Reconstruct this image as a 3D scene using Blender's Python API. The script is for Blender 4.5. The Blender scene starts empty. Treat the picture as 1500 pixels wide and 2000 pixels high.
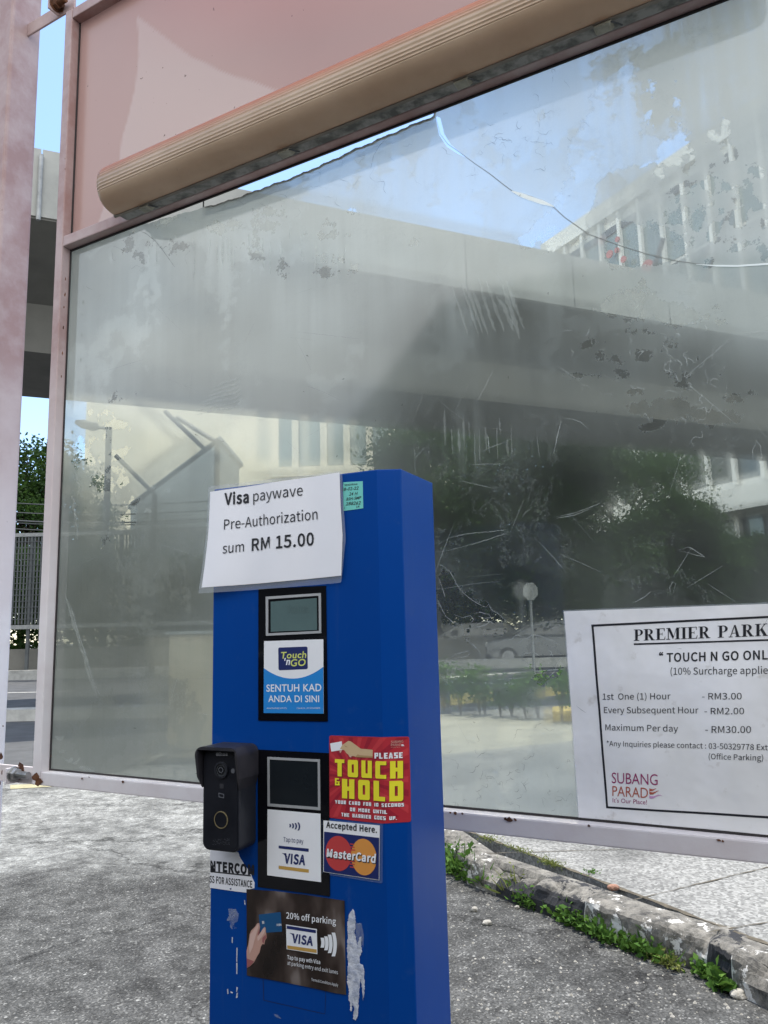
import bpy, bmesh, math, random
import numpy as np
from mathutils import Vector, Matrix
R = math.radians
SC = bpy.context.scene
COL = SC.collection
random.seed(7)
rng = np.random.default_rng(7)

# ------------------------------------------------------------------ camera
FPX = 1530.0
PITCH, ROLL = R(8.9476), R(-1.4103)
CAM = Vector((0, 0, 1.1))
_B = Matrix(((1, 0, 0), (0, 0, -1), (0, 1, 0)))
_P = Matrix.Rotation(PITCH, 3, 'X')
_R = Matrix.Rotation(ROLL, 3, 'Z')
CM = _P @ _B @ _R
cd = bpy.data.cameras.new('camera')
cam = bpy.data.objects.new('camera', cd)
COL.objects.link(cam)
cam.matrix_world = Matrix.Translation(CAM) @ CM.to_4x4()
cd.sensor_fit = 'VERTICAL'
cd.sensor_height = 36
cd.lens = FPX / 2000 * 36
cd.clip_start = 0.01
cd.clip_end = 2000
SC.camera = cam

# ------------------------------------------------------------------ sky, sun, exposure
SUN_EL, SUN_AZ = R(74), R(14)          # azimuth measured from +Y towards +X
w = bpy.data.worlds.new('World')
SC.world = w
w.use_nodes = True
nt = w.node_tree
bg = nt.nodes['Background']
sky = nt.nodes.new('ShaderNodeTexSky')
sky.sky_type = 'NISHITA'
sky.sun_disc = False
sky.sun_elevation = SUN_EL
sky.sun_rotation = SUN_AZ
sky.air_density = 1.0
sky.dust_density = 0.35
sky.ozone_density = 2.5
tc = nt.nodes.new('ShaderNodeTexCoord')
mp = nt.nodes.new('ShaderNodeMapping')
mp.inputs['Scale'].default_value = (1.6, 1.6, 4.2)
mp.inputs['Location'].default_value = (0.35, 0.1, 0.0)
nz = nt.nodes.new('ShaderNodeTexNoise')
nz.inputs['Scale'].default_value = 1.7
nz.inputs['Detail'].default_value = 7
rp = nt.nodes.new('ShaderNodeValToRGB')
rp.color_ramp.elements[0].position = 0.60
rp.color_ramp.elements[1].position = 0.84
mx = nt.nodes.new('ShaderNodeMix')
mx.data_type = 'RGBA'
mx.inputs[7].default_value = (8.0, 8.1, 8.1, 1)
nt.links.new(tc.outputs['Generated'], mp.inputs[0])
nt.links.new(mp.outputs[0], nz.inputs['Vector'])
sp = nt.nodes.new('ShaderNodeSeparateXYZ')
nt.links.new(tc.outputs['Generated'], sp.inputs[0])
m1 = nt.nodes.new('ShaderNodeMath'); m1.operation = 'MULTIPLY_ADD'; m1.use_clamp = True      # 1 behind the camera, 0 ahead: cloud added there as neutral fill light
m1.inputs[1].default_value = -1.3; m1.inputs[2].default_value = 0.25
nt.links.new(sp.outputs[1], m1.inputs[0])
m2 = nt.nodes.new('ShaderNodeMath'); m2.operation = 'MULTIPLY_ADD'
m2.inputs[1].default_value = 0.34
nt.links.new(m1.outputs[0], m2.inputs[0])
nt.links.new(nz.outputs[0], m2.inputs[2])
nt.links.new(m2.outputs[0], rp.inputs[0])
nt.links.new(rp.outputs[0], mx.inputs[0])
nt.links.new(sky.outputs[0], mx.inputs[6])
nt.links.new(mx.outputs[2], bg.inputs[0])
bg.inputs[1].default_value = 0.12

sl = bpy.data.lights.new('sun', 'SUN')
sl.energy = 2.3
sl.angle = R(0.6)
sl.color = (1.0, 0.94, 0.84)
so = bpy.data.objects.new('sun', sl)
COL.objects.link(so)
so.rotation_euler = (R(90) - SUN_EL, 0, math.pi - SUN_AZ)

SC.view_settings.view_transform = 'Standard'
SC.view_settings.look = 'None'
SC.view_settings.exposure = 1.45
SC.view_settings.gamma = 1
SC.cycles.use_denoising = True
SC.cycles.max_bounces = 8
SC.cycles.transparent_max_bounces = 16

# ------------------------------------------------------------------ helpers: geometry of the view
def ray(p):
    return CM @ Vector(((p[0] - 750) / FPX, -(p[1] - 1000) / FPX, -1))
def at(x, y, Y):
    """world point seen at photo pixel x,y at depth Y"""
    r = ray((x, y))
    return CAM + r * (Y / r.y)
def ground(x, y, z=0.0):
    r = ray((x, y))
    return CAM + r * ((z - CAM.z) / r.z)
_CMn = np.array(CM)
def proj(P):
    d = (np.asarray(P) - np.array(CAM)) @ _CMn
    return 750 + FPX * d[:, 0] / -d[:, 2], 1000 - FPX * d[:, 1] / -d[:, 2]

class Surf:
    """upright plane; u to the right, v up, w out towards the lane; may bend back once at u1"""
    def __init__(s, px, depth, ang, u1=1e9, bend=0.0):
        s.o = at(px[0], px[1], depth)
        s.U = Vector((math.cos(ang), -math.sin(ang), 0))
        s.N = Vector((-math.sin(ang), -math.cos(ang), 0))
        s.V = Vector((0, 0, 1))
        s.u1 = u1
        e = ang - bend
        s.U2 = Vector((math.cos(e), -math.sin(e), 0))
        s.N2 = Vector((-math.sin(e), -math.cos(e), 0))
        s.o2 = s.o + s.U * (u1 if u1 < 1e8 else 0)
    def uv(s, p, w=0.0):
        r = ray(p)
        t = ((s.o + s.N * w - CAM).dot(s.N)) / r.dot(s.N)
        d = CAM + r * t - s.o
        u = d.dot(s.U)
        if u > s.u1:
            t = ((s.o2 + s.N2 * w - CAM).dot(s.N2)) / r.dot(s.N2)
            d = CAM + r * t - s.o2
            u = s.u1 + d.dot(s.U2)
        return Vector((u, d.z))
    def P(s, u, v, w=0.0):
        if u <= s.u1:
            return s.o + s.U * u + s.V * v + s.N * w
        return s.o2 + s.U2 * (u - s.u1) + s.V * v + s.N2 * w

KS = Surf((640, 1250), 1.1, R(24.878), 0.0812, R(25))      # front of the kiosk
GS = Surf((750, 1000), 1.5, R(29.376))                      # outer face of the glass

# ------------------------------------------------------------------ helpers: objects
def tag(o, label=None, cat=None, group=None, kind=None):
    if label: o['label'] = label
    if cat: o['category'] = cat
    if group: o['group'] = group
    if kind: o['kind'] = kind
    return o
def thing(name, label, cat, loc, group=None):
    o = bpy.data.objects.new(name, None)
    o.empty_display_size = 0.1
    COL.objects.link(o)
    o.location = loc
    return tag(o, label, cat, group)
_loc = {}
def world_loc(o):
    l = Vector(o.location)
    while o.parent:
        o = o.parent
        l = l + Vector(o.location)
    return l
def link(name, me, parent=None, mats=()):
    o = bpy.data.objects.new(name, me)
    for m in mats: me.materials.append(m)
    COL.objects.link(o)
    if parent is not None:
        me.transform(Matrix.Translation(-world_loc(parent)))
        o.parent = parent
    return o
class MB:
    def __init__(s): s.v = []; s.f = []; s.m = []
    def add(s, v, f, m=0):
        b = len(s.v)
        s.v += [tuple(x) for x in v]
        s.f += [tuple(i + b for i in q) for q in f]
        s.m += [m] * len(f)
    def box8(s, p, m=0):
        """eight corners: bottom four then top four"""
        s.add(p, [(0, 3, 2, 1), (4, 5, 6, 7), (0, 1, 5, 4), (1, 2, 6, 5), (2, 3, 7, 6), (3, 0, 4, 7)], m)
    def box(s, a, b, m=0):
        x0, y0, z0 = a; x1, y1, z1 = b
        s.box8([(x0, y0, z0), (x1, y0, z0), (x1, y1, z0), (x0, y1, z0), (x0, y0, z1), (x1, y0, z1), (x1, y1, z1), (x0, y1, z1)], m)
    def sbox(s, S, u0, u1, v0, v1, w0, w1, m=0):
        c = [S.P(u0, v0, w1), S.P(u1, v0, w1), S.P(u1, v0, w0), S.P(u0, v0, w0)]
        s.box8(c + [p + Vector((0, 0, v1 - v0)) for p in c], m)
    def tube(s, pts, rad, n=8, m=0, cap=True):
        pts = [Vector(p) for p in pts]
        if not isinstance(rad, (list, tuple)): rad = [rad] * len(pts)
        vs = []; fs = []
        for i, p in enumerate(pts):
            d = (pts[min(i + 1, len(pts) - 1)] - pts[max(i - 1, 0)]).normalized()
            a = d.orthogonal().normalized() if i == 0 else (a - d * a.dot(d)).normalized()
            b = d.cross(a)
            for k in range(n):
                t = 2 * math.pi * k / n
                vs.append(p + (a * math.cos(t) + b * math.sin(t)) * rad[i])
        for i in range(len(pts) - 1):
            for k in range(n):
                fs.append((i * n + k, i * n + (k + 1) % n, (i + 1) * n + (k + 1) % n, (i + 1) * n + k))
        if cap:
            fs.append(tuple(range(n - 1, -1, -1)))
            fs.append(tuple((len(pts) - 1) * n + k for k in range(n)))
        s.add(vs, fs, m)
    def prism(s, base, vec, m=0):
        """closed polygon swept along vec"""
        n = len(base); vec = Vector(vec)
        vs = [Vector(p) for p in base] + [Vector(p) + vec for p in base]
        fs = [tuple(range(n - 1, -1, -1)), tuple(range(n, 2 * n))]
        fs += [(i, (i + 1) % n, n + (i + 1) % n, n + i) for i in range(n)]
        s.add(vs, fs, m)
    def build(s, name, mats, parent=None, smooth=False, bevel=0.0, fix=True):
        me = bpy.data.meshes.new(name)
        me.from_pydata(s.v, [], s.f)
        me.polygons.foreach_set('material_index', s.m)
        if fix or bevel:
            bm = bmesh.new(); bm.from_mesh(me)
            bmesh.ops.recalc_face_normals(bm, faces=bm.faces)
            if bevel:
                ed = [e for e in bm.edges if e.is_manifold and e.calc_face_angle(0) > 0.6]
                bmesh.ops.bevel(bm, geom=ed, offset=bevel, segments=2, profile=0.6, affect='EDGES', clamp_overlap=True)
            bm.to_mesh(me); bm.free()
        if smooth:
            me.polygons.foreach_set('use_smooth', [True] * len(me.polygons))
        if not isinstance(mats, (list, tuple)): mats = [mats]
        return link(name, me, parent, mats)

# ------------------------------------------------------------------ helpers: materials
def newmat(name):
    m = bpy.data.materials.new(name); m.use_nodes = True
    n = m.node_tree
    return m, n, n.nodes, n.links, n.nodes['Principled BSDF'], n.nodes['Material Output']
def noise(n, scale, detail=4, rough=0.55, vec=None, stretch=None, coord='Object'):
    t = n.nodes.new('ShaderNodeTexNoise')
    t.inputs['Scale'].default_value = scale
    t.inputs['Detail'].default_value = detail
    t.inputs['Roughness'].default_value = rough
    c = n.nodes.new('ShaderNodeTexCoord')
    src = c.outputs[coord]
    if stretch:
        mpn = n.nodes.new('ShaderNodeMapping'); mpn.inputs['Scale'].default_value = stretch
        n.links.new(src, mpn.inputs[0]); src = mpn.outputs[0]
    n.links.new(src, t.inputs['Vector'])
    return t
def ramp(n, fac, stops):
    r = n.nodes.new('ShaderNodeValToRGB')
    e = r.color_ramp.elements
    while len(e) < len(stops): e.new(0.5)
    for el, (p, c) in zip(e, stops):
        el.position = p
        el.color = (c, c, c, 1) if not isinstance(c, (tuple, list)) else (*c, 1)
    n.links.new(fac, r.inputs[0])
    return r.outputs[0]
def mixc(n, fac, a, b, mode='MIX'):
    m = n.nodes.new('ShaderNodeMix'); m.data_type = 'RGBA'; m.blend_type = mode
    for i, x in ((0, fac), (6, a), (7, b)):
        if isinstance(x, (int, float)): m.inputs[i].default_value = x
        elif isinstance(x, (tuple, list)): m.inputs[i].default_value = (*x, 1)
        else: n.links.new(x, m.inputs[i])
    return m.outputs[2]
def math_(n, op, a, b=0.0, c=None):
    m = n.nodes.new('ShaderNodeMath'); m.operation = op
    for i, x in enumerate((a, b, c)):
        if x is None: continue
        if isinstance(x, (int, float)): m.inputs[i].default_value = x
        else: n.links.new(x, m.inputs[i])
    return m.outputs[0]
def bump(n, h, strength, dist, bsdf):
    b = n.nodes.new('ShaderNodeBump')
    b.inputs['Strength'].default_value = strength
    b.inputs['Distance'].default_value = dist
    n.links.new(h, b.inputs['Height'])
    n.links.new(b.outputs[0], bsdf.inputs['Normal'])
def simple(name, col, rough=0.5, var=0.12, scale=8.0, metal=0.0, spec=0.5, bmp=0.0, col2=None, thr=(0.35, 0.7)):
    """painted or plain surface with a little unevenness"""
    m, n, nd, lk, b, o = newmat(name)
    t = noise(n, scale, 6, 0.6)
    c2 = col2 or tuple(max(0, c * (1 - var)) for c in col)
    c1 = tuple(min(1, c * (1 + var * 0.4)) for c in col) if not col2 else col
    f = ramp(n, t.outputs[0], [(thr[0], 0.0), (thr[1], 1.0)])
    lk.new(mixc(n, f, c1, c2), b.inputs['Base Color'])
    b.inputs['Metallic'].default_value = metal
    b.inputs['Specular IOR Level'].default_value = spec
    rr = math_(n, 'MULTIPLY_ADD', t.outputs[0], 0.2, rough - 0.1)
    lk.new(rr, b.inputs['Roughness'])
    if bmp: bump(n, t.outputs[0], bmp, 0.01, b)
    return m
def ink(name, col, rough=0.45):
    m, n, nd, lk, b, o = newmat(name)
    b.inputs['Base Color'].default_value = (*col, 1)
    b.inputs['Roughness'].default_value = rough
    t = noise(n, 60, 3)
    lk.new(mixc(n, math_(n, 'MULTIPLY', t.outputs[0], 0.3), col, tuple(min(1, c * 1.25 + .004) for c in col)), b.inputs['Base Color'])
    return m
def film_mat(name, col, alpha, rough=0.3, gloss=0.08):
    """clear plastic: mostly see-through, a little veil and gloss"""
    m, n, nd, lk, b, o = newmat(name)
    tr = nd.new('ShaderNodeBsdfTransparent')
    mxs = nd.new('ShaderNodeMixShader')
    b.inputs['Base Color'].default_value = (*col, 1)
    b.inputs['Roughness'].default_value = rough
    mxs.inputs[0].default_value = alpha
    lk.new(tr.outputs[0], mxs.inputs[1]); lk.new(b.outputs[0], mxs.inputs[2])
    lk.new(mxs.outputs[0], o.inputs[0])
    return m

# ------------------------------------------------------------------ ground and roads
def mat_asphalt():
    m, n, nd, lk, b, o = newmat('worn asphalt')
    geo = nd.new('ShaderNodeNewGeometry')
    sep = nd.new('ShaderNodeSeparateXYZ'); lk.new(geo.outputs['Position'], sep.inputs[0])
    vo = nd.new('ShaderNodeTexVoronoi'); vo.inputs['Scale'].default_value = 170
    lk.new(geo.outputs['Position'], vo.inputs['Vector'])
    vo2 = nd.new('ShaderNodeTexVoronoi'); vo2.inputs['Scale'].default_value = 55
    lk.new(geo.outputs['Position'], vo2.inputs['Vector'])
    big = noise(n, 1.1, 5, 0.6); mid = noise(n, 9, 6, 0.65); fine = noise(n, 160, 3, 0.7)
    # old pale surface beyond the joint, newer dark one this side
    wob = math_(n, 'MULTIPLY_ADD', big.outputs[0], 1.3, -0.65)
    yy = math_(n, 'ADD', sep.outputs[1], wob)
    yy = math_(n, 'MULTIPLY_ADD', sep.outputs[0], 0.12, yy)
    old = ramp(n, math_(n, 'MULTIPLY_ADD', yy, 0.5, -1.43), [(0.42, 0.0), (0.56, 1.0)])
    stone = ramp(n, vo.outputs['Color'], [(0.15, (0.052, 0.053, 0.051)), (0.5, (0.088, 0.089, 0.086)), (0.78, (0.13, 0.13, 0.125)), (0.93, (0.29, 0.29, 0.275))])
    pale = ramp(n, vo.outputs['Color'], [(0.12, (0.20, 0.203, 0.196)), (0.55, (0.275, 0.28, 0.27)), (0.9, (0.39, 0.395, 0.375))])
    peb = ramp(n, vo2.outputs['Color'], [(0.86, 0.0), (0.9, 1.0)])
    pebd = ramp(n, vo2.outputs['Distance'], [(0.22, 1.0), (0.36, 0.0)])
    stone = mixc(n, math_(n, 'MULTIPLY', peb, pebd), stone, (0.42, 0.42, 0.40))
    pale = mixc(n, 1.0, pale, ramp(n, vo2.outputs['Color'], [(.1, .72), (.6, 1.0), (.92, 1.22)]), 'MULTIPLY')
    c = mixc(n, old, stone, pale)
    dirt = ramp(n, mid.outputs[0], [(0.38, 0.55), (0.62, 1.12)])
    c = mixc(n, 1.0, c, dirt, 'MULTIPLY')
    blot = ramp(n, big.outputs[0], [(0.36, 0.62), (0.56, 1.0)])
    c = mixc(n, 1.0, c, blot, 'MULTIPLY')
    # hairline cracks
    wv = nd.new('ShaderNodeTexVoronoi'); wv.feature = 'DISTANCE_TO_EDGE'; wv.inputs['Scale'].default_value = 0.75
    dn = noise(n, 2.2, 6, 0.7)
    va = nd.new('ShaderNodeVectorMath'); va.operation = 'MULTIPLY_ADD'
    lk.new(dn.outputs['Color'], va.inputs[0]); va.inputs[1].default_value = (0.9, 0.9, 0)
    lk.new(geo.outputs['Position'], va.inputs[2]); lk.new(va.outputs[0], wv.inputs['Vector'])
    crk = ramp(n, wv.outputs[0], [(0.0, 0.35), (0.012, 1.0)])
    c = mixc(n, 1.0, c, crk, 'MULTIPLY')
    lk.new(c, b.inputs['Base Color'])
    b.inputs['Roughness'].default_value = 0.92
    b.inputs['Specular IOR Level'].default_value = 0.25
    h = math_(n, 'ADD', math_(n, 'MULTIPLY', vo.outputs['Distance'], -0.8), fine.outputs[0])
    bump(n, h, 0.6, 0.005, b)
    return m
def mat_paving():
    m, n, nd, lk, b, o = newmat('exposed aggregate paving')
    geo = nd.new('ShaderNodeNewGeometry')
    vo = nd.new('ShaderNodeTexVoronoi'); vo.inputs['Scale'].default_value = 95
    lk.new(geo.outputs['Position'], vo.inputs['Vector'])
    big = noise(n, 1.6, 5, 0.6); fine = noise(n, 130, 3, 0.7)
    c = ramp(n, vo.outputs['Color'], [(0.1, (0.12, 0.12, 0.114)), (0.45, (0.20, 0.20, 0.19)), (0.8, (0.30, 0.30, 0.285))])
    c = mixc(n, 1.0, c, ramp(n, big.outputs[0], [(0.33, 0.55), (0.52, 1.0)]), 'MULTIPLY')
    lk.new(c, b.inputs['Base Color'])
    b.inputs['Roughness'].default_value = 0.9
    bump(n, math_(n, 'ADD', vo.outputs['Distance'], fine.outputs[0]), 0.35, 0.003, b)
    return m
M_ASPH = mat_asphalt(); M_PAVE = mat_paving()
mb = MB()
mb.add([(-400, -300, 0), (400, -300, 0), (400, 900, 0), (-400, 900, 0)], [(0, 1, 2, 3)])
tag(mb.build('ground', M_ASPH), kind='structure')

# kerb line seen in the photo, from far to near
KB = [ground(*p) for p in ((850, 1672), (915, 1728), (1000, 1762), (1099, 1800), (1227, 1854), (1372, 1898), (1457, 1952), (1530, 1985))]
KB = [Vector((p.x, p.y, 0)) for p in KB]
d0 = (KB[-1] - KB[0]).normalized()
KB = [KB[0] - d0 * 2.2] + KB + [KB[-1] + d0 * 1.5]
kn = Vector((-d0.y, d0.x, 0))
if kn.x < 0: kn = -kn
KH = 0.115; KW = 0.15
M_ROCK = simple('weathered kerb concrete', (0.34, 0.32, 0.28), 0.9, 0.5, 14, bmp=0.6, col2=(0.13, 0.125, 0.11))
def mat_kerb():
    m, n, nd, lk, b, o = newmat('kerb with worn black and white paint')
    a = nd.new('ShaderNodeAttribute'); a.attribute_name = 'along'
    t = noise(n, 16, 7, 0.7); t2 = noise(n, 20, 9, 0.78)
    conc = mixc(n, ramp(n, t2.outputs[0], [(0.36, 0), (0.64, 1)]), (0.035, 0.034, 0.031), (0.25, 0.235, 0.205))
    blk = ramp(n, a.outputs['Fac'], [(0.0, 0.0), (1.0, 1.0)])
    blk = math_(n, 'GREATER_THAN', a.outputs['Fac'], 0.5)
    paint = mixc(n, blk, (0.55, 0.54, 0.51), (0.018, 0.019, 0.022))
    wear = nd.new('ShaderNodeAttribute'); wear.attribute_name = 'wear'
    keep = ramp(n, math_(n, 'ADD', t.outputs[0], wear.outputs['Fac']), [(0.52, 0.0), (0.55, 1.0)])
    lk.new(mixc(n, keep, conc, paint), b.inputs['Base Color'])
    b.inputs['Roughness'].default_value = 0.85
    bump(n, t2.outputs[0], 0.7, 0.006, b)
    return m
def vnoise(x, y, seed=0):
    """smooth lattice noise, 0..1"""
    r = np.random.default_rng(seed).random((64, 64))
    xi = np.floor(x).astype(int); yi = np.floor(y).astype(int)
    fx = x - xi; fy = y - yi
    fx = fx * fx * (3 - 2 * fx); fy = fy * fy * (3 - 2 * fy)
    g = lambda i, j: r[(xi + i) % 64, (yi + j) % 64]
    return (g(0, 0) * (1 - fx) + g(1, 0) * fx) * (1 - fy) + (g(0, 1) * (1 - fx) + g(1, 1) * fx) * fy
def fbm(x, y, seed=0, o=4):
    s = 0; a = 0.5; t = 0
    for i in range(o):
        s = s + a * vnoise(x * 2 ** i, y * 2 ** i, seed + i); t += a; a *= 0.55
    return s / t
def resample(pts, step):
    out = []
    for a, b in zip(pts[:-1], pts[1:]):
        k = max(1, int((b - a).length / step))
        out += [a.lerp(b, i / k) for i in range(k)]
    return out + [pts[-1]]
kl = resample(KB, 0.0105)
prof = [(0.0, -0.02), (0.0, 0.02), (0.001, 0.045), (0.003, 0.07), (0.005, 0.092), (0.010, 0.104), (0.021, 0.110), (0.036, 0.113), (0.052, 0.114), (0.070, 0.114), (0.088, 0.114), (0.106, 0.113), (0.125, 0.112), (0.15, 0.111), (0.152, 0.05)]
vs = []; along = []; wear = []
BLK = [ground(*p) for p in ((962, 1750), (1140, 1818), (1380, 1905), (1432, 1935))]
yb = [p.y for p in BLK]
for i, p in enumerate(kl):
    brk = max(0, fbm(np.array([i * .028]), np.array([0.3]), 3)[0] - 0.47) * 0.34   # lumps broken out of the edge
    brk = brk + max(0, fbm(np.array([i * .19]), np.array([4.3]), 13)[0] - 0.52) * 0.12
    for j, (a, z) in enumerate(prof):
        q = fbm(np.array([i * .11]), np.array([j * .8]), 9, 5)[0] - .5
        q2 = fbm(np.array([i * .43 + 7]), np.array([j * 1.7]), 29, 3)[0] - .5
        top = 1 if j >= 4 else 0
        inset = a + q * 0.016 + q2 * .008 + (brk if 3 <= j <= 8 else 0) * (.55 - .08 * abs(j - 5))
        zz = z + (q * 0.014 + q2 * .010) * top - (brk * (.6 - .07 * abs(j - 6)) if 4 <= j <= 9 else 0)
        if j == 0 or j >= len(prof) - 2: inset, zz = a, z
        vs.append(p + kn * inset + Vector((0, 0, zz)))
        black = yb[1] < p.y < yb[0] or yb[3] < p.y < yb[2] or p.y > yb[0] + 0.9
        along.append(1.0 if black else 0.0)
        wear.append((0.34 - brk * 3 if black else 0.01 - brk) if j <= 4 else (.02 if black else -0.05) - brk)
n_ = len(prof)
fs = [(i * n_ + j, i * n_ + j + 1, (i + 1) * n_ + j + 1, (i + 1) * n_ + j) for i in range(len(kl) - 1) for j in range(n_ - 1)]
mb = MB(); mb.add(vs, fs)
ko = mb.build('kerb', mat_kerb(), smooth=False)
for nm, arr in (('along', along), ('wear', wear)):
    at_ = ko.data.attributes.new(nm, 'FLOAT', 'POINT'); at_.data.foreach_set('value', arr)
tag(ko, kind='structure')
# pavement slabs behind the kerb
e0 = KB[0] + kn * 0.154; e1 = KB[-1] + kn * 0.154
mb = MB()
mb.prism([e0 + Vector((0, 0, -.02)), e1 + Vector((0, 0, -.02)), e1 + kn * 6 + Vector((0, 0, -.02)), e0 + kn * 6 + Vector((0, 0, -.02))], (0, 0, 0.131))
tag(mb.build('pavement', M_PAVE), kind='structure')
M_JOINT = simple('dirt in joints', (0.10, 0.085, 0.06), 0.95, 0.5, 30)
mb = MB()
def ribbon(mb, pts, wid, z, m=0):
    pts = resample([Vector((p.x, p.y, z)) for p in pts], 0.04)
    vs = []
    for i, p in enumerate(pts):
        d = (pts[min(i + 1, len(pts) - 1)] - pts[max(0, i - 1)]).normalized()
        nn = Vector((-d.y, d.x, 0)); ww = wid * (0.35 + 1.1 * random.random())
        q = p + nn * random.uniform(-.003, .003)
        vs += [q + nn * ww / 2, q - nn * ww / 2]
    mb.add(vs, [(2 * i, 2 * i + 1, 2 * i + 3, 2 * i + 2) for i in range(len(pts) - 1)], m)
zt = 0.111 + 0.003
for a, b_, wd in (((1236, 1757), (1520, 1688), 0.007), ((900, 1668), (1290, 1656), 0.006), ((1385, 1820), (1560, 1790), .006)):
    ribbon(mb, [ground(*a, zt), ground(*b_, zt)], wd, zt)
ribbon(mb, [e0 + kn * .004, e1 + kn * .004], 0.02, zt)
tag(mb.build('pavement_joint', M_JOINT, fix=False), kind='structure')

# ------------------------------------------------------------------ leaves, trees, weeds
def mat_leaf(name, a, b_):
    m, n, nd, lk, b, o = newmat(name)
    oi = nd.new('ShaderNodeAttribute'); oi.attribute_name = 'tint'
    c = mixc(n, oi.outputs['Fac'], a, b_)
    lk.new(c, b.inputs['Base Color'])
    b.inputs['Roughness'].default_value = 0.8; b.inputs['Specular IOR Level'].default_value = .15
    tl = nd.new('ShaderNodeBsdfTranslucent'); lk.new(mixc(n, 0.4, c, (0.06, 0.12, 0.015)), tl.inputs[0])
    ms = nd.new('ShaderNodeMixShader'); ms.inputs[0].default_value = 0.3
    lk.new(b.outputs[0], ms.inputs[1]); lk.new(tl.outputs[0], ms.inputs[2]); lk.new(ms.outputs[0], o.inputs[0])
    return m
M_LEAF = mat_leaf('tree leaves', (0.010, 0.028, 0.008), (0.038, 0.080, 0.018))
M_WEED = mat_leaf('weed leaves', (0.04, 0.10, 0.018), (0.12, 0.23, 0.045))
M_MOSS = mat_leaf('dry grass', (0.10, 0.14, 0.03), (0.26, 0.27, 0.09))
M_BARK = simple('bark', (0.09, 0.07, 0.05), 0.9, 0.4, 6, bmp=0.5)
def leafmesh(name, cen, size, mats, parent=None, aspect=0.5, up=0.3):
    """many small folded leaves at the given centres"""
    n = len(cen)
    d = rng.normal(size=(n, 3)); d[:, 2] = d[:, 2] * .6 + up; d /= np.linalg.norm(d, axis=1)[:, None]
    r = rng.normal(size=(n, 3)); s = np.cross(d, r); s /= np.linalg.norm(s, axis=1)[:, None]
    nn = np.cross(d, s)
    L = (size * rng.uniform(.6, 1.4, n))[:, None]
    W = L * aspect
    v = np.stack([cen, cen + d * L * .5 + s * W * .5 + nn * L * .08, cen + d * L, cen + d * L * .5 - s * W * .5 + nn * L * .08], 1).reshape(-1, 3)
    me = bpy.data.meshes.new(name)
    me.vertices.add(n * 4); me.vertices.foreach_set('co', v.ravel())
    me.loops.add(n * 4); me.loops.foreach_set('vertex_index', np.arange(n * 4))
    me.polygons.add(n); me.polygons.foreach_set('loop_start', np.arange(n) * 4)
    me.update()
    t = me.attributes.new('tint', 'FLOAT', 'POINT')
    t.data.foreach_set('value', np.repeat(np.clip(rng.normal(.45, .28, n), 0, 1), 4))
    return link(name, me, parent, [mats])
def tree(loc, h, rad, label, nclump=46, nleaf=300, leaf=0.17, trunk=0.16, low=0.35, group='trees beyond the glass'):
    loc = Vector(loc)
    t = thing('tree', label, 'tree', loc, group)
    mb = MB()
    pts = [loc + Vector((0, 0, -.1))]
    for i in range(1, 7):
        pts.append(loc + Vector((random.uniform(-.12, .12) * i * .3, random.uniform(-.12, .12) * i * .3, h * .13 * i)))
    mb.tube(pts, [trunk * (1 - .13 * i) for i in range(7)], 8)
    cc = []
    for k in range(nclump):
        a = random.uniform(0, 6.283); z = random.uniform(low, 1.0)
        rr = rad * math.sqrt(random.random()) * math.sqrt(max(0.05, 1 - ((z - .62) / .5) ** 2))
        c = loc + Vector((math.cos(a) * rr, math.sin(a) * rr, z * h))
        cc.append(c)
        if k % 3 == 0:
            st = pts[random.randint(2, 5)]
            mid = st.lerp(c, .5) + Vector((0, 0, .15 * rad))
            mb.tube([st, mid, c], [trunk * .35, trunk * .22, trunk * .06], 5)
    mb.build('trunk', M_BARK, t, smooth=True)
    cen = np.concatenate([np.array(c) + rng.normal(size=(nleaf, 3)) * rad * np.array([.17, .17, .11]) for c in cc])
    leafmesh('crown', cen, leaf, M_LEAF, t)
    return t

# ------------------------------------------------------------------ flyover
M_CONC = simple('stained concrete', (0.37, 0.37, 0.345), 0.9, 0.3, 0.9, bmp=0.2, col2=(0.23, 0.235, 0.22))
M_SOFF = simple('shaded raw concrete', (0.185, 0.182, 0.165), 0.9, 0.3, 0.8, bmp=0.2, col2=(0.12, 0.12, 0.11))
M_STEELG = simple('galvanised pipe', (0.30, 0.31, 0.31), 0.5, 0.3, 6, metal=0.3)
FD = Vector((math.sin(R(66.8)), math.cos(R(66.8)), 0)); FN = Vector((-FD.y, FD.x, 0))   # FN points away from the lane
p_bot = at(90, 425, 11.0)
def line_at(x, y, off):
    """point seen at pixel x,y lying in the upright plane parallel to the flyover, off metres behind its edge"""
    r = ray((x, y)); t = ((p_bot + FN * off) - CAM).dot(FN) / r.dot(FN)
    return CAM + r * t
p_top = line_at(90, 293, 0.0)
w_bot = line_at(90, 690, 2.3)
zs = w_bot.z
r_ = ray((90, 778)); far_b = CAM + r_ * ((zs - CAM.z) / r_.z)
boff = (far_b - p_bot).dot(FN)
def fl(s, off, z): 
    q = p_bot + FD * s + FN * off
    return Vector((q.x, q.y, z))
fly = thing('flyover', 'grey concrete road flyover crossing overhead behind the glass screen', 'flyover', fl(20, 1, 0))
mb = MB()
zb, ztop = p_bot.z, p_top.z
s0 = -45
segs = []
joint0 = (line_at(80, 340, 0) - p_bot).dot(FD)
S0, S1, STEP = -42, 170, 2.45
k0 = int((S0 - joint0) / STEP)
a = joint0 + k0 * STEP
while a < S1:
    mb.prism([fl(a + .012, 0, zb), fl(a + STEP - .012, 0, zb), fl(a + STEP - .012, 0, ztop), fl(a + .012, 0, ztop)], FN * .22)
    a += STEP
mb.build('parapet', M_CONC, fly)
mb = MB()
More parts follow.
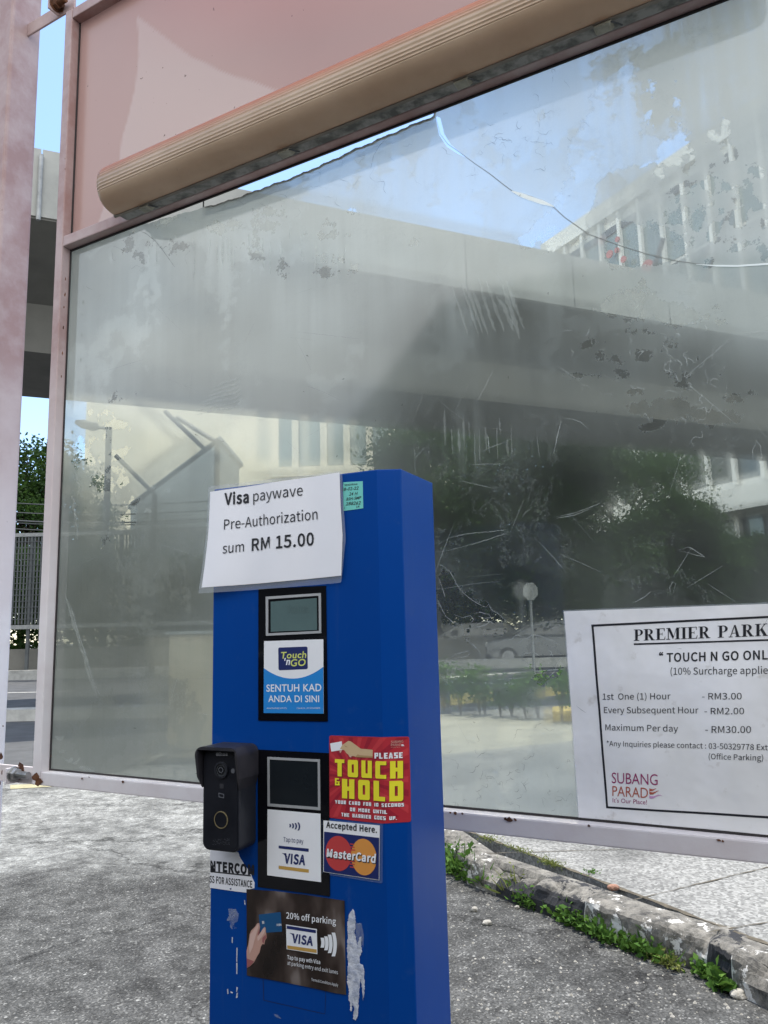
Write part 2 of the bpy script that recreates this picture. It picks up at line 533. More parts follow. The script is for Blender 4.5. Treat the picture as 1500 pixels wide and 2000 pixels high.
sect = [(.03, zb + .04), (.03, zb - .03), (2.3 - .25, zb - .55), (2.3, zs), (boff, zs), (boff + .25, zb - .55), (boff + 2.3, zb - .05), (boff + 2.3, zb + .04)]
mb.prism([fl(S0, o_, z_) for o_, z_ in sect], FD * (S1 - S0))
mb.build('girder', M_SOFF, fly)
mb = MB()
mb.prism([fl(S0, boff + 2.1, zb + .05), fl(S0, boff + 2.3, zb + .05), fl(S0, boff + 2.3, ztop), fl(S0, boff + 2.1, ztop)], FD * (S1 - S0))
mb.build('parapet', M_CONC, fly)
mb = MB()
q = line_at(81, 300, -.035); q2 = line_at(76, 427, -.035)
mb.tube([q + Vector((0, 0, -.02)), Vector((q.x, q.y, zb - .08))], .035, 10)
mb.build('drain_pipe', M_STEELG, fly)
for s_ in (26, 62, 98):
    mb = MB()
    c = fl(s_, (2.3 + boff) / 2, 0)
    mb.prism([c + FD * x + FN * y for x, y in ((-.7, -.5), (.7, -.5), (.7, .5), (-.7, .5))], (0, 0, zs - .9))
    mb.prism([fl(s_ - .9, 2.35, zs - .9), fl(s_ + .9, 2.35, zs - .9), fl(s_ + .9, 2.35, zs + .01), fl(s_ - .9, 2.35, zs + .01)], FN * (boff - 2.4))
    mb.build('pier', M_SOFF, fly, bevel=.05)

# ------------------------------------------------------------------ shopping mall beyond the flyover
M_MALLW = simple('white cladding panels', (0.74, 0.73, 0.69), 0.6, 0.1, 0.5)
M_BEIGE = simple('cream render', (0.80, 0.73, 0.58), 0.85, 0.12, 0.4)
M_MGLASS = simple('green tinted glazing', (0.17, 0.23, 0.22), 0.12, 0.3, 0.3, spec=0.8)
M_MGLASS2 = simple('grey window glass', (0.10, 0.115, 0.115), 0.1, 0.3, 0.3, spec=0.8)
M_MDARK = simple('dark spandrel', (0.06, 0.065, 0.07), 0.5)
M_RED = ink('red sign disc', (0.42, 0.10, 0.08))
MA = R(-28.4)
MD = Vector((math.sin(MA), math.cos(MA), 0)); MN = Vector((-MD.y, MD.x, 0))
if MN.dot(Vector((0, -1, 0))) < 0: MN = -MN
m_far = at(1070, 487, 60.0)
def mall(s, z, o=0.0):
    """s metres from the far corner towards us, o metres out from the facade"""
    q = m_far - MD * s + MN * o
    return Vector((q.x, q.y, z))
ML = 34.0; MZ = m_far.z
mall_o = thing('mall_building', 'tall pale mall with glazed upper floors and white fascia seen through the glass', 'building', mall(12, 0))
def mbox(mb, s0, s1, z0, z1, o0, o1, m=0):
    c = [mall(s0, z0, o1), mall(s1, z0, o1), mall(s1, z0, o0), mall(s0, z0, o0)]
    mb.box8(c + [p + Vector((0, 0, z1 - z0)) for p in c], m)
mb = MB(); mbox(mb, 0, ML, 0, MZ, -14, 0); mb.build('wall', M_MALLW, mall_o)
mb = MB(); mbox(mb, -.3, ML + .3, MZ - .9, MZ + .4, -.2, .5); mb.build('roof_edge', M_MALLW, mall_o)
fz = 8.2
for f_ in range(4):
    z0 = fz + 1.6 + f_ * 5.2; z1 = min(z0 + 4.3, MZ - 1.2)
    mb = MB(); mbox(mb, .6, ML - .6, z0, z1, .02, .06); mb.build('window', M_MGLASS if f_ else M_MGLASS2, mall_o)
    mb = MB(); mbox(mb, .2, ML - .2, z1 + .05, z1 + .55, .05, .22); mb.build('spandrel', M_MDARK, mall_o)
mb = MB()
s_ = .4
while s_ < ML:
    mbox(mb, s_ - .13, s_ + .13, fz + 1.3, MZ - .9, .09, .38); s_ += 1.9
mb.build('mullion', M_MALLW, mall_o)
mb = MB()
for k in range(5):
    z0 = 20 + k * 2.2
    a = mall(2 + k * 5.5, 19, .5); b_ = mall(2 + k * 5.5 + 4.5, 27, .5)
    mb.tube([a, b_], .16, 6)
mb.build('brace', M_MDARK, mall_o)
mb = MB(); mbox(mb, 5, ML + 1, fz - .55, fz + .75, -.1, 2.2); mb.build('fascia', M_MALLW, mall_o)
mb = MB(); mbox(mb, 5.5, ML - .5, .1, fz - .7, .02, .08); mb.build('shopfront', M_MDARK, mall_o)
for s_, wd in ((13.6, 1.5), (16.2, .9), (19.2, 1.2)):
    mb = MB(); mbox(mb, s_, s_ + wd, 3.2, fz - .9, .12, .2); mb.build('window', M_MGLASS, mall_o)
for s_ in (13.3, 15.6, 18.2, 23):
    mb = MB(); mbox(mb, s_ - .16, s_ + .16, .0, fz - .7, .2, .55); mb.build('column', M_MALLW, mall_o)
for (x, y, r) in ((1192, 497, .30), (1207, 468, .2), (1219, 507, .24), (1266, 522, .5), (1206, 489, .2)):
    # signs standing on the facade
    rr = ray((x, y)); t = ((mall(0, 0, .5) - CAM).dot(MN)) / rr.dot(MN); c = CAM + rr * t
    mb = MB()
    ring = [c + MD * (math.cos(k * math.pi / 12) * r) + Vector((0, 0, math.sin(k * math.pi / 12) * r)) for k in range(24)]
    mb.prism(ring, MN * .12); mb.build('sign_disc', M_RED, mall_o)

# ------------------------------------------------------------------ cream building on the left
cb = at(190, 790, 52.0)
XL = at(165, 900, 52).x; XR = at(900, 900, 52).x; CY = 52.0
crb = thing('cream_building', 'sunlit cream building with pale columns seen through the left of the glass', 'building', ((XL + XR) / 2, CY, 0))
mb = MB(); mb.box((XL, CY, 0), (XR, CY + 15, 24)); mb.build('wall', M_BEIGE, crb)
for xa, xb in ((545, 572), (585, 627), (640, 672), (683, 716), (728, 760), (772, 800)):
    A = at(xa, 880, CY); B_ = at(xb, 880, CY)
    mb = MB(); mb.box((A.x, CY - .06, at(0, 925, CY).z), (B_.x, CY - .02, 19)); mb.build('window', M_MGLASS, crb)
for xa in (578, 633, 678, 722, 766):
    A = at(xa, 880, CY)
    mb = MB(); mb.box((A.x - .22, CY - .5, 3), (A.x + .22, CY - .07, 20)); mb.build('column', M_BEIGE, crb)
mb = MB(); mb.box((at(530, 880, CY).x, CY - .7, at(0, 940, CY).z - .3), (XR, CY - .08, at(0, 930, CY).z)); mb.build('ledge', M_BEIGE, crb)

# gabled shed in front of it, and the lamp beside it
M_SHED = simple('blue grey roof sheet', (0.30, 0.33, 0.34), 0.7, 0.2, 1.0)
SY = 30.0
sh = thing('shed', 'blue grey shed with a steep single pitch roof before the cream building', 'shed', (at(360, 1240, SY).x, SY, 0))
P_ = [at(x, y, SY) for x, y in ((255, 990), (425, 862), (427, 1245), (255, 1262))]
mb = MB(); mb.prism(P_, (0, 4.5, 0)); mb.build('wall', M_SHED, sh)
mb = MB()
a, b_ = at(250, 994, SY), at(430, 858, SY)
mb.prism([a, b_, b_ + Vector((0, 0, .16)), a + Vector((0, 0, .16))], (0, 5, 0)); 
o_ = mb.build('roof', M_SHED, sh)
M_POLE = simple('dark painted steel', (0.05, 0.055, 0.06), 0.5, 0.2, 4)
def lamp_post(px, py, Y, label):
    top = at(px, py, Y)
    t = thing('street_lamp', label, 'street lamp', (top.x, top.y, 0))
    mb = MB(); mb.tube([(top.x, top.y, 0), (top.x, top.y, 1), top + Vector((0, 0, .05))], [.13, .12, .1], 10); mb.build('pole', M_POLE, t)
    mb = MB()
    e = top + Vector((-1.15, 0, .28))
    mb.tube([top, top + Vector((-.45, 0, .08))], .05, 8); mb.build('arm', M_POLE, t)
    mb = MB()
    mb.tube([top + Vector((-.35, 0, .05)), top + Vector((-.5, 0, .1)), top + Vector((-.9, 0, .2)), e], [.06, .17, .16, .07], 10)
    mb.build('lamp_head', M_POLE, t, smooth=True)
lamp_post(213, 838, 26, 'dark street lamp with a single arm, before the cream building')
# roof struts standing against the pale wall
fr = thing('gantry_frame', 'dark steel gantry with slanting struts beside the shed roof', 'gantry', (at(330, 1245, 24).x, 24, 0))
mb = MB()
for a, b_ in (((322, 803), (398, 876)), ((345, 815), (420, 862)), ((226, 890), (302, 966)), ((258, 985), (428, 858))):
    mb.tube([at(*a, 24), at(*b_, 24)], .075, 6)
mb.build('strut', M_POLE, fr)
mb = MB()
for x_, y_ in ((302, 966), (424, 858)):
    q = at(x_, y_, 24); mb.tube([(q.x, q.y, 0), q], .09, 8)
mb.build('post', M_POLE, fr)

# ------------------------------------------------------------------ fence and retaining wall left of the glass
M_MESH = simple('grey welded mesh', (0.085, 0.095, 0.10), 0.6, 0.2, 4)
FY = 25.0
def fx(x, y): return at(x, y, FY)
x0, x1 = at(-120, 1100, FY).x, at(760, 1100, FY).x
z_t, z_m, z_b = fx(70, 1048).z, fx(70, 1222).z, fx(70, 1302).z
fe = thing('mesh_fence', 'tall grey welded mesh fence on a low wall beyond the road', 'fence', ((x0 + x1) / 2, FY, 0))
mb = MB()
xx = x0
while xx < x1:
    mb.box((xx, FY, z_m + .05), (xx + .05, FY + .012, z_t)); xx += .105
zz = z_m + .2
while zz < z_t:
    mb.box((x0, FY - .014, zz), (x1, FY - .002, zz + .02)); zz += .19
mb.build('mesh_panel', M_MESH, fe)
xx = x0
while xx < x1:
    mb = MB(); mb.box((xx, FY + .02, 0), (xx + .09, FY + .11, z_t + .1)); mb.build('post', M_MESH, fe); xx += 2.9
mb = MB()
mb.box((x0, FY - .02, z_t + .003), (x1, FY + .07, z_t + .12)); mb.box((x0, FY - .02, z_m - .1), (x1, FY + .07, z_m + .03))
mb.build('rail', M_STEELG, fe)
mb = MB(); mb.box((x0 - 10, FY + .3, -.05), (x1 + 3, FY + .6, z_b + .55))
tag(mb.build('retaining_wall', M_SOFF), 'low grey concrete wall standing behind the mesh fence', 'wall')
M_ROAD = simple('dark road asphalt', (0.085, 0.088, 0.092), 0.9, 0.3, 3, col2=(0.055, 0.057, 0.06))
mb = MB(); mb.add([(-60, 12.2, .004), (14, 12.2, .004), (14, 24.7, .004), (-60, 24.7, .004)], [(0, 1, 2, 3)])
tag(mb.build('road', M_ROAD), kind='structure')
mb = MB(); mb.add([(-60, 6.95, .004), (-2.3, 6.95, .004), (-2.3, 11.6, .004), (-60, 11.6, .004)], [(0, 1, 2, 3)])  # dark sheet added in place of the flyover's shadow
tag(mb.build('road', M_ROAD), kind='structure')  # the dark sheet standing in for the flyover's shadow
M_LINE = simple('worn white road paint', (0.6, 0.6, 0.57), 0.8, 0.4, 20)
M_YEL = simple('worn yellow paint', (0.62, 0.46, 0.09), 0.8, 0.4, 8, col2=(0.40, 0.33, 0.16))
mb = MB()
for k in range(12):
    mb.add([(-40 + k * 4.4, 18.3, .009), (-38 + k * 4.4, 18.3, .009), (-38 + k * 4.4, 18.45, .009), (-40 + k * 4.4, 18.45, .009)], [(0, 1, 2, 3)])
tag(mb.build('road_line', M_LINE), kind='structure')
mb = MB(); mb.box((-60, 11.6, -.02), (-2.2, 11.95, .17)); mb.box((-60, 24.72, -.02), (14, 24.95, .3))
tag(mb.build('road_kerb', simple('pale kerb stone', (0.42, 0.42, 0.40), 0.9, 0.3, 5)), kind='structure')
mb = MB()
a, b_ = ground(20, 1541, .004), ground(105, 1536, .004)
a2, b2 = ground(20, 1533, .004), ground(105, 1529, .004)
mb.add([a, b_, b2, a2], [(0, 1, 2, 3)])
tag(mb.build('yellow_line', simple('faded yellow paint', (.36, .33, .20), .9, .4, 12)), kind='structure')

# power cables before the trees
for k, (ya, yb_) in enumerate(((966, 968), (984, 986), (1000, 1002), (1004, 1007), (1016, 1018))):
    mb = MB()
    A = at(-200, ya - 6, 30); B_ = at(420, yb_ + 10, 30)
    pts = [A.lerp(B_, i / 14) - Vector((0, 0, .35 * math.sin(math.pi * i / 14))) for i in range(15)]
    mb.tube(pts, .022 if k != 2 else .035, 5)
    tag(mb.build('power_cable', M_POLE), 'dark overhead cable strung across the tree above the mesh fence', 'cable', 'overhead cables above the fence')

# ------------------------------------------------------------------ trees, cars and road things under the flyover
tl_ = at(40, 1240, 40)
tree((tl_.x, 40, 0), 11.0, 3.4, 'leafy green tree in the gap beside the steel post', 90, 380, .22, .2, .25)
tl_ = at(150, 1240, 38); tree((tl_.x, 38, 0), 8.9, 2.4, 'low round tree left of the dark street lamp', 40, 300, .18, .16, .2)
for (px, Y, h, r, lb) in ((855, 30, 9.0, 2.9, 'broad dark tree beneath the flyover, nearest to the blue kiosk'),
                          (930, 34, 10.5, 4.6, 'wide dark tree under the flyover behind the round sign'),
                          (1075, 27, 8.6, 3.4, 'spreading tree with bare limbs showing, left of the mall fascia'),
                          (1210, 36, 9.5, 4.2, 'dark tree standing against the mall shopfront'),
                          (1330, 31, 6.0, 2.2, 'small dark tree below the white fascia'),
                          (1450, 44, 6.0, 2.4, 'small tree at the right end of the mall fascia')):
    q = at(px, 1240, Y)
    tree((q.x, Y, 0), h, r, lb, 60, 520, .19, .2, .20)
mb = MB()
hx0, hx1 = at(640, 1240, 40).x, at(1700, 1240, 40).x
cen = np.stack([rng.uniform(hx0, hx1, 60000), rng.uniform(39, 41.5, 60000), rng.uniform(0, 1, 60000) ** .8 * 5.6], 1)
cen[:, 2] *= .75 + .5 * fbm(cen[:, 0] * .5, cen[:, 1] * .5, 5)
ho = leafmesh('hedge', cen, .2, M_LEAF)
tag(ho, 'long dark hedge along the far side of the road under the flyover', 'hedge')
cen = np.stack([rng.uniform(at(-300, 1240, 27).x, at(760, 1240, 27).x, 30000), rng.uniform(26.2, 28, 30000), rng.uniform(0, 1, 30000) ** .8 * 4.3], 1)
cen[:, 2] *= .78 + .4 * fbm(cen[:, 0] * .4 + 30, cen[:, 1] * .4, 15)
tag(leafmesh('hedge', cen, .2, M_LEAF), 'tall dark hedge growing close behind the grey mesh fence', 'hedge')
# kerb islands with yellow edges and young shrubs
M_PALE = simple('pale pavement', (0.36, 0.345, 0.28), 0.9, 0.3, 2, col2=(0.22, 0.215, 0.18))
def gquad(pts, z): return [ground(x, y, z) for x, y in pts]
mb = MB(); mb.prism(gquad(((780, 1392), (1230, 1412), (1260, 1500), (780, 1500)), 0.0), (0, 0, .006))
tag(mb.build('footpath', M_PALE), kind='structure')
for pts in (((880, 1371), (1012, 1357), (1012, 1364), (880, 1378)), ((1065, 1354), (1180, 1342), (1180, 1349), (1065, 1361)), ((1080, 1398), (1200, 1395), (1200, 1408), (1080, 1410)), ((860, 1299), (1060, 1290), (1060, 1295), (860, 1304))):
    mb = MB(); mb.prism(gquad(pts, 0.0), (0, 0, .12)); 
    tag(mb.build('yellow_kerb', M_YEL), kind='structure')
mb = MB()
for pts in (((850, 1323), (1100, 1306), (1100, 1308), (850, 1326)), ((850, 1330), (1040, 1335), (1040, 1337), (850, 1333))):
    mb.add(gquad(pts, .005), [(0, 1, 2, 3)])
tag(mb.build('parking_line', M_LINE, fix=False), kind='structure')
def shrub(loc, h, label):
    loc = Vector(loc)
    t = thing('shrub', label, 'shrub', loc, 'young shrubs on the kerb island')
    mb = MB(); tips = []
    for k in range(5):
        e = loc + Vector((random.uniform(-.12, .12), random.uniform(-.1, .1), h * random.uniform(.6, 1)))
        mb.tube([loc - Vector((0, 0, .02)), loc.lerp(e, .5) + Vector((random.uniform(-.03, .03), 0, 0)), e], [.008, .006, .003], 5); tips.append(e)
    mb.build('stem', M_BARK, t)
    cen = np.concatenate([np.array(loc.lerp(e, random.uniform(.45, 1))) + rng.normal(size=(26, 3)) * .05 for e in tips for _ in range(2)])
    leafmesh('foliage', cen, .07, M_WEED, t)
for px, py, h in ((868, 1392, .7), (900, 1396, .62), (938, 1398, .75), (948, 1396, .5), (978, 1400, .66), (1000, 1400, .5), (1028, 1404, .6), (1052, 1404, .72), (1098, 1410, .75), (1128, 1412, .6)):
    q = ground(px, py); shrub((q.x, q.y, 0), h, 'young green shrub growing in the strip behind the pale footpath')
# round-cornered road sign on a post
sp_ = at(1036, 1155, 20)
sg = thing('road_sign', 'grey octagonal road sign on a thin post under the trees', 'road sign', (sp_.x, sp_.y, 0))
mb = MB(); mb.tube([(sp_.x, sp_.y + .05, 0), (sp_.x, sp_.y + .05, sp_.z + .1)], .035, 8); mb.build('post', M_STEELG, sg)
mb = MB(); mb.prism([sp_ + Vector((math.cos(R(22.5 + 45 * k)) * .2, 0, math.sin(R(22.5 + 45 * k)) * .24)) for k in range(8)], (0, .02, 0)); mb.build('sign_plate', simple('weathered sign back', (0.30, 0.31, 0.30), .6), sg)
# parked cars
M_CARS = simple('silver car paint', (0.20, 0.205, 0.21), 0.3, 0.1, 2, metal=0.4)
M_CARW = simple('white car paint', (0.34, 0.34, 0.33), 0.3, 0.1, 2)
M_TYRE = simple('tyre rubber', (0.02, 0.02, 0.02), .85)
M_GLS = simple('dark car glass', (0.015, 0.018, 0.02), .05, spec=.9)
M_RIM = simple('wheel rim', (0.35, 0.35, 0.36), .35, metal=.8)
M_LAMPW = simple('lamp lens', (0.6, 0.6, 0.58), .15)
M_LAMPR = simple('red lamp lens', (0.35, 0.02, 0.02), .2)
def car(origin, ang, paint, label, group=None, L=4.2, W=1.7, z_=1.47):
    """origin: middle of the car on the ground; it faces along ang"""
    o = Vector(origin); f = Vector((math.cos(ang), math.sin(ang), 0)); s = Vector((-f.y, f.x, 0))
    t = thing('parked_car', label, 'car', o, group)
    def c(x, y, z): return o + f * (x * L / 4.2) + s * (y * W / 1.7) + Vector((0, 0, z * z_ / 1.47))
    lower = [(-2.08, .42), (-2.1, .75), (-1.98, .98), (-1.2, 1.0), (1.05, .98), (1.85, .84), (2.08, .66), (2.1, .4), (1.95, .24), (-1.95, .26)]
    mb = MB()
    def loft(prof, ys):
        n = len(prof); vs = []
        for y, sx, dz in ys:
            vs += [c(x * sx, y, .6 + (z - .6) * dz) for x, z in prof]
        fs = [(i * n + j, i * n + (j + 1) % n, (i + 1) * n + (j + 1) % n, (i + 1) * n + j) for i in range(len(ys) - 1) for j in range(n)]
        fs += [tuple(range(n)), tuple((len(ys) - 1) * n + k for k in range(n - 1, -1, -1))]
        mb.add(vs, fs)
    loft(lower, [(-.85, .95, .8), (-.82, .985, .95), (-.6, 1, 1), (.6, 1, 1), (.82, .985, .95), (.85, .95, .8)])
    mb.build('body', paint, t, smooth=False, bevel=.02)
    top = [(-1.92, .97), (-1.6, 1.4), (-1.2, 1.47), (.05, 1.46), (.3, 1.40), (1.12, .97)]
    mb = MB(); loft(top, [(-.76, .98, 1), (-.6, .93, 1.0), (.6, .93, 1.0), (.76, .98, 1)])
    n = len(top)
    mb.v = [tuple(Vector(v)) for v in mb.v]
    mb.build('cabin', paint, t, bevel=.03)
    for sd in (-1, 1):
        for a, b_ in ((-1.55, -.55), (-.48, .7)):
            mb = MB()
            q = [(a + (.2 if a < -1 else 0), 1.36), (b_ - (.45 if b_ > 0 else 0), 1.36), (b_, 1.03), (a, 1.03)]
            mb.prism([c(x, sd * (.735 + (1.36 - z) * .06 + .006), z) for x, z in q], s * sd * .012); mb.build('window', M_GLS, t)
    mb = MB(); mb.prism([c(.40, -.6, 1.385), c(.40, .6, 1.385), c(1.08, .66, 1.02), c(1.08, -.66, 1.02)], (f * .55 + Vector((0, 0, .8))) * .022); mb.build('windscreen', M_GLS, t)
    mb = MB(); mb.prism([c(-1.64, -.6, 1.36), c(-1.64, .6, 1.36), c(-1.92, .66, 1.02), c(-1.92, -.66, 1.02)], (-f * .8 + Vector((0, 0, .4))) * .03); mb.build('rear_window', M_GLS, t)
    for x in (-1.28, 1.3):
        for sd in (-1, 1):
            mb = MB(); ctr = c(x, sd * .74, .31)
            mb.prism([ctr + f * math.cos(k * .2618) * .31 + Vector((0, 0, math.sin(k * .2618) * .31)) for k in range(24)], s * sd * .13)
            w_ = mb.build('wheel', M_TYRE, t, bevel=.02)
            mb = MB(); ctr = c(x, sd * .74, .31) + s * sd * .131
            mb.prism([ctr + f * math.cos(k * .2618) * .2 + Vector((0, 0, math.sin(k * .2618) * .2)) for k in range(24)], s * sd * .012)
            mb.build('rim', M_RIM, w_)
    for sd in (-1, 1):
        mb = MB(); mb.prism([c(2.0, sd * .5, .66), c(2.0, sd * .78, .68), c(1.92, sd * .8, .8), c(1.95, sd * .5, .78)], f * .1); mb.build('headlight', M_LAMPW, t)
        mb = MB(); mb.prism([c(-2.02, sd * .5, .74), c(-2.02, sd * .8, .74), c(-2.0, sd * .8, .92), c(-2.0, sd * .5, .92)], f * -.1); mb.build('tail_light', M_LAMPR, t)
        mb = MB(); mb.prism([c(.75, sd * .84, .98), c(.75, sd * 1.0, 1.0), c(.75, sd * 1.0, 1.12), c(.75, sd * .84, 1.1)], f * -.1); mb.build('mirror', paint, t, bevel=.02)
    return t
q = at(1060, 1240, 27); car((q.x, 27, 0), R(178), M_CARS, 'silver car parked behind the octagonal road sign')
q = at(905, 1240, 29); car((q.x, 29, 0), R(182), M_CARW, 'white car parked in shade left of the octagonal road sign')
# cream cabinet behind the kiosk
q0, q1 = ground(326, 1482), ground(470, 1490)
mb = MB(); zt2 = at(326, 1240, q0.y).z
mb.box((q0.x, q0.y, 0), (q1.x, q0.y + .45, zt2))
cbn = thing('utility_cabinet', 'cream utility cabinet standing behind the left edge of the kiosk', 'cabinet', (q0.x + .3, q0.y + .2, 0))
mb.build('housing', simple('cream cabinet paint', (0.50, 0.45, 0.34), .6, .15, 3), cbn, bevel=.01)
mb = MB(); mb.box((q0.x + .04, q0.y - .018, .08), (q1.x - .04, q0.y - .002, zt2 - .06)); mb.build('door', simple('cream door paint', (0.46, 0.42, 0.31), .55, .15, 3), cbn)
mb = MB(); mb.box((q0.x - .03, q0.y - .03, zt2 + .001), (q1.x + .03, q0.y + .48, zt2 + .03)); mb.build('cap', M_SHED, cbn)

# ------------------------------------------------------------------ glazed screen: frame, pink panel, dirty pane
def mat_frame():
    m, n, nd, lk, b, o = newmat('faded pink paint with top shade')
    geo = nd.new('ShaderNodeNewGeometry')
    sep = nd.new('ShaderNodeSeparateXYZ'); lk.new(geo.outputs['Position'], sep.inputs[0])
    t = noise(n, 7, 6, .65); t2 = noise(n, 38, 6, .75); t3 = noise(n, 2.2, 4)
    top_shade = ramp(n, math_(n, 'MULTIPLY_ADD', t3.outputs[0], .5, math_(n, 'MULTIPLY_ADD', sep.outputs[2], .62, -.95)), [(.0, 0.0), (.5, 1.0)])  # darker mauve towards the top: shade put into the paint colour
    base = mixc(n, top_shade, (0.71, 0.67, 0.675), (0.33, 0.205, 0.19))
    base = mixc(n, ramp(n, t.outputs[0], [(.4, 0), (.62, .45)]), base, (0.57, 0.49, 0.485))
    spot = ramp(n, t2.outputs[0], [(.70, 0), (.735, 1)])
    base = mixc(n, spot, base, (0.09, 0.035, 0.018))
    lk.new(base, b.inputs['Base Color'])
    b.inputs['Roughness'].default_value = .48
    bump(n, t2.outputs[0], .12, .004, b)
    return m
M_FRAME = mat_frame()
M_RUST = simple('rust', (0.16, 0.06, 0.02), .9, .6, 40, col2=(0.05, 0.02, 0.012), bmp=.4)
M_SEAL = simple('black glazing seal', (0.03, 0.025, 0.025), .8)
UL, UR, VB, VM, VP, VT = -.9424, 1.16, -.538, .803, .832, 1.484
TB = .028
scr = thing('glazed_screen', 'steel framed screen with a dirty cracked glass pane under a pink panel', 'screen', GS.P((UL + UR) / 2, VB, 0))
mb = MB()
mb.sbox(GS, UL - TB, UL, VB - .031, VT + .03, -.001, TB)
mb.build('frame_bar', M_FRAME, scr, bevel=.003)
mb = MB(); mb.sbox(GS, UR, UR + TB, VB - .031, VT + .03, -.001, TB); mb.build('frame_bar', M_FRAME, scr, bevel=.003)
for v0, v1 in ((VB - .031, VB), (VM, VP), (VT, VT + .03)):
    mb = MB(); mb.sbox(GS, UL + .0005, UR - .0005, v0, v1, -.0005, TB - .001); mb.build('frame_bar', M_FRAME, scr, bevel=.003)
mb = MB()
for u0, u1, v0, v1 in ((UL + .001, UL + .004, VB, VM), (UL + .001, UL + .004, VP, VT), (UL + .004, UR, VB + .0005, VB + .004), (UL + .004, UR, VM - .005, VM - .0005)):
    mb.sbox(GS, u0, u1, v0, v1, .0006, .004)
mb.build('glazing_seal', M_SEAL, scr)
# rust spots on the bars
mb = MB()
def blob(mb, S, u, v, w, r, ax=1.0, m=0):
    k = random.randint(7, 10)
    pts = [S.P(u + math.cos(i * 6.283 / k) * r * ax * random.uniform(.5, 1.2), v + math.sin(i * 6.283 / k) * r * random.uniform(.5, 1.2), w) for i in range(k)]
    mb.add(pts, [tuple(range(k))], m)
for x, y, r in ((995, 1602, .0050), (987, 1599, .0025), (1006, 1601, .0025), (1150, 1613, .0022), (1403, 1641, .0025), (1412, 1643, .0018), (160, 1521, .0025), (174, 1518, .002), (240, 1527, .003), (100, 1477, .003), (890, 1588, .003), (903, 1589, .002), (880, 1587, .002), (70, 1518, .011), (75, 1526, .012), (128, 545, .005), (127, 575, .006), (125, 600, .005), (124, 640, .006), (122, 690, .006), (120, 735, .005), (127, 310, .0025), (127, 330, .0025)):
    u, v = GS.uv((x, y), TB + .0006)
    blob(mb, GS, u, v, TB + .0007, r, 1.3 if y > 1500 else .5)
mb.build('rust_spot', M_RUST, scr, fix=False)
# pink panel
def mat_panel():
    m, n, nd, lk, b, o = newmat('pink acrylic panel')
    t = noise(n, 1.8, 4); t2 = noise(n, 55, 3, .5)
    sp = ramp(n, t2.outputs[0], [(.745, 0), (.76, 1)])
    a = nd.new('ShaderNodeAttribute'); a.attribute_name = 'print'  # leaf-shaped reflection on the panel, painted in as lighter colour
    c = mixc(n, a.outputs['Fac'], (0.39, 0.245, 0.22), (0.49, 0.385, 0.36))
    a2 = nd.new('ShaderNodeAttribute'); a2.attribute_name = 'red'
    c = mixc(n, a2.outputs['Fac'], c, (0.56, 0.235, 0.20))  # red sunlight towards the top, put into the colour
    c = mixc(n, ramp(n, t.outputs[0], [(.3, 0), (.7, .25)]), c, (0.50, 0.36, 0.33))
    c = mixc(n, sp, c, (0.05, 0.03, 0.03))
    lk.new(c, b.inputs['Base Color'])
    b.inputs['Roughness'].default_value = .22
    tl = nd.new('ShaderNodeBsdfTranslucent'); tl.inputs[0].default_value = (0.34, 0.20, 0.175, 1)
    ms = nd.new('ShaderNodeMixShader'); ms.inputs[0].default_value = .22
    lk.new(b.outputs[0], ms.inputs[1]); lk.new(tl.outputs[0], ms.inputs[2]); lk.new(ms.outputs[0], o.inputs[0])
    return m
def inpoly(X, Y, poly):
    c = np.zeros(X.shape, bool); n = len(poly)
    for i in range(n):
        x0, y0 = poly[i]; x1, y1 = poly[(i + 1) % n]
        if y0 == y1: continue
        k = ((Y < y0) != (Y < y1)) & (X < (x1 - x0) * (Y - y0) / (y1 - y0) + x0)
        c ^= k
    return c
def sdist(X, Y, poly, closed=True):
    d = np.full(X.shape, 1e9); n = len(poly)
    for i in range(n if closed else n - 1):
        x0, y0 = poly[i]; x1, y1 = poly[(i + 1) % n]
        dx, dy = x1 - x0, y1 - y0; L = dx * dx + dy * dy + 1e-9
        t = np.clip(((X - x0) * dx + (Y - y0) * dy) / L, 0, 1)
        d = np.minimum(d, np.hypot(X - x0 - t * dx, Y - y0 - t * dy))
    if closed: d = np.where(inpoly(X, Y, poly), d, -d)
    return d
def grid_pane(name, us, topf, bot, w, mats, parent, nv):
    """sheet of quads between v=bot and v=topf(u)"""
    nu = len(us); vs = []
    for j in range(nv + 1):
        for u in us:
            v = bot + (topf(u) - bot) * j / nv
            vs.append(GS.P(u, v, w))
    V_ = np.array([tuple(v) for v in vs])
    fs = [(j * nu + i, j * nu + i + 1, (j + 1) * nu + i + 1, (j + 1) * nu + i) for j in range(nv) for i in range(nu - 1)]
    me = bpy.data.meshes.new(name); me.from_pydata([tuple(v) for v in vs], [], fs)
    X, Y = proj(V_)
    U_ = (V_ - np.array(GS.o)) @ np.array(GS.U); Vv = V_[:, 2] - GS.o.z
    return me, X, Y, U_, Vv
def setattr_(me, nm, val):
    a = me.attributes.new(nm, 'FLOAT', 'POINT'); a.data.foreach_set('value', np.asarray(val, dtype=np.float32))
us = np.linspace(UL + .0005, UR - .0005, 260)
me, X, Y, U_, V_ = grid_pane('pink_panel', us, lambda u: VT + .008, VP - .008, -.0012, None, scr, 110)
LEAF_REFL = [(267, 30), (300, 55), (370, 108), (440, 142), (520, 168), (620, 205), (800, 250), (800, 470), (180, 470), (232, 320), (238, 270), (250, 230), (264, 170), (271, 110), (270, 70)]
setattr_(me, 'print', np.clip(sdist(X, Y, LEAF_REFL) / 2.5 + .5, 0, 1))  # mask of the painted reflection
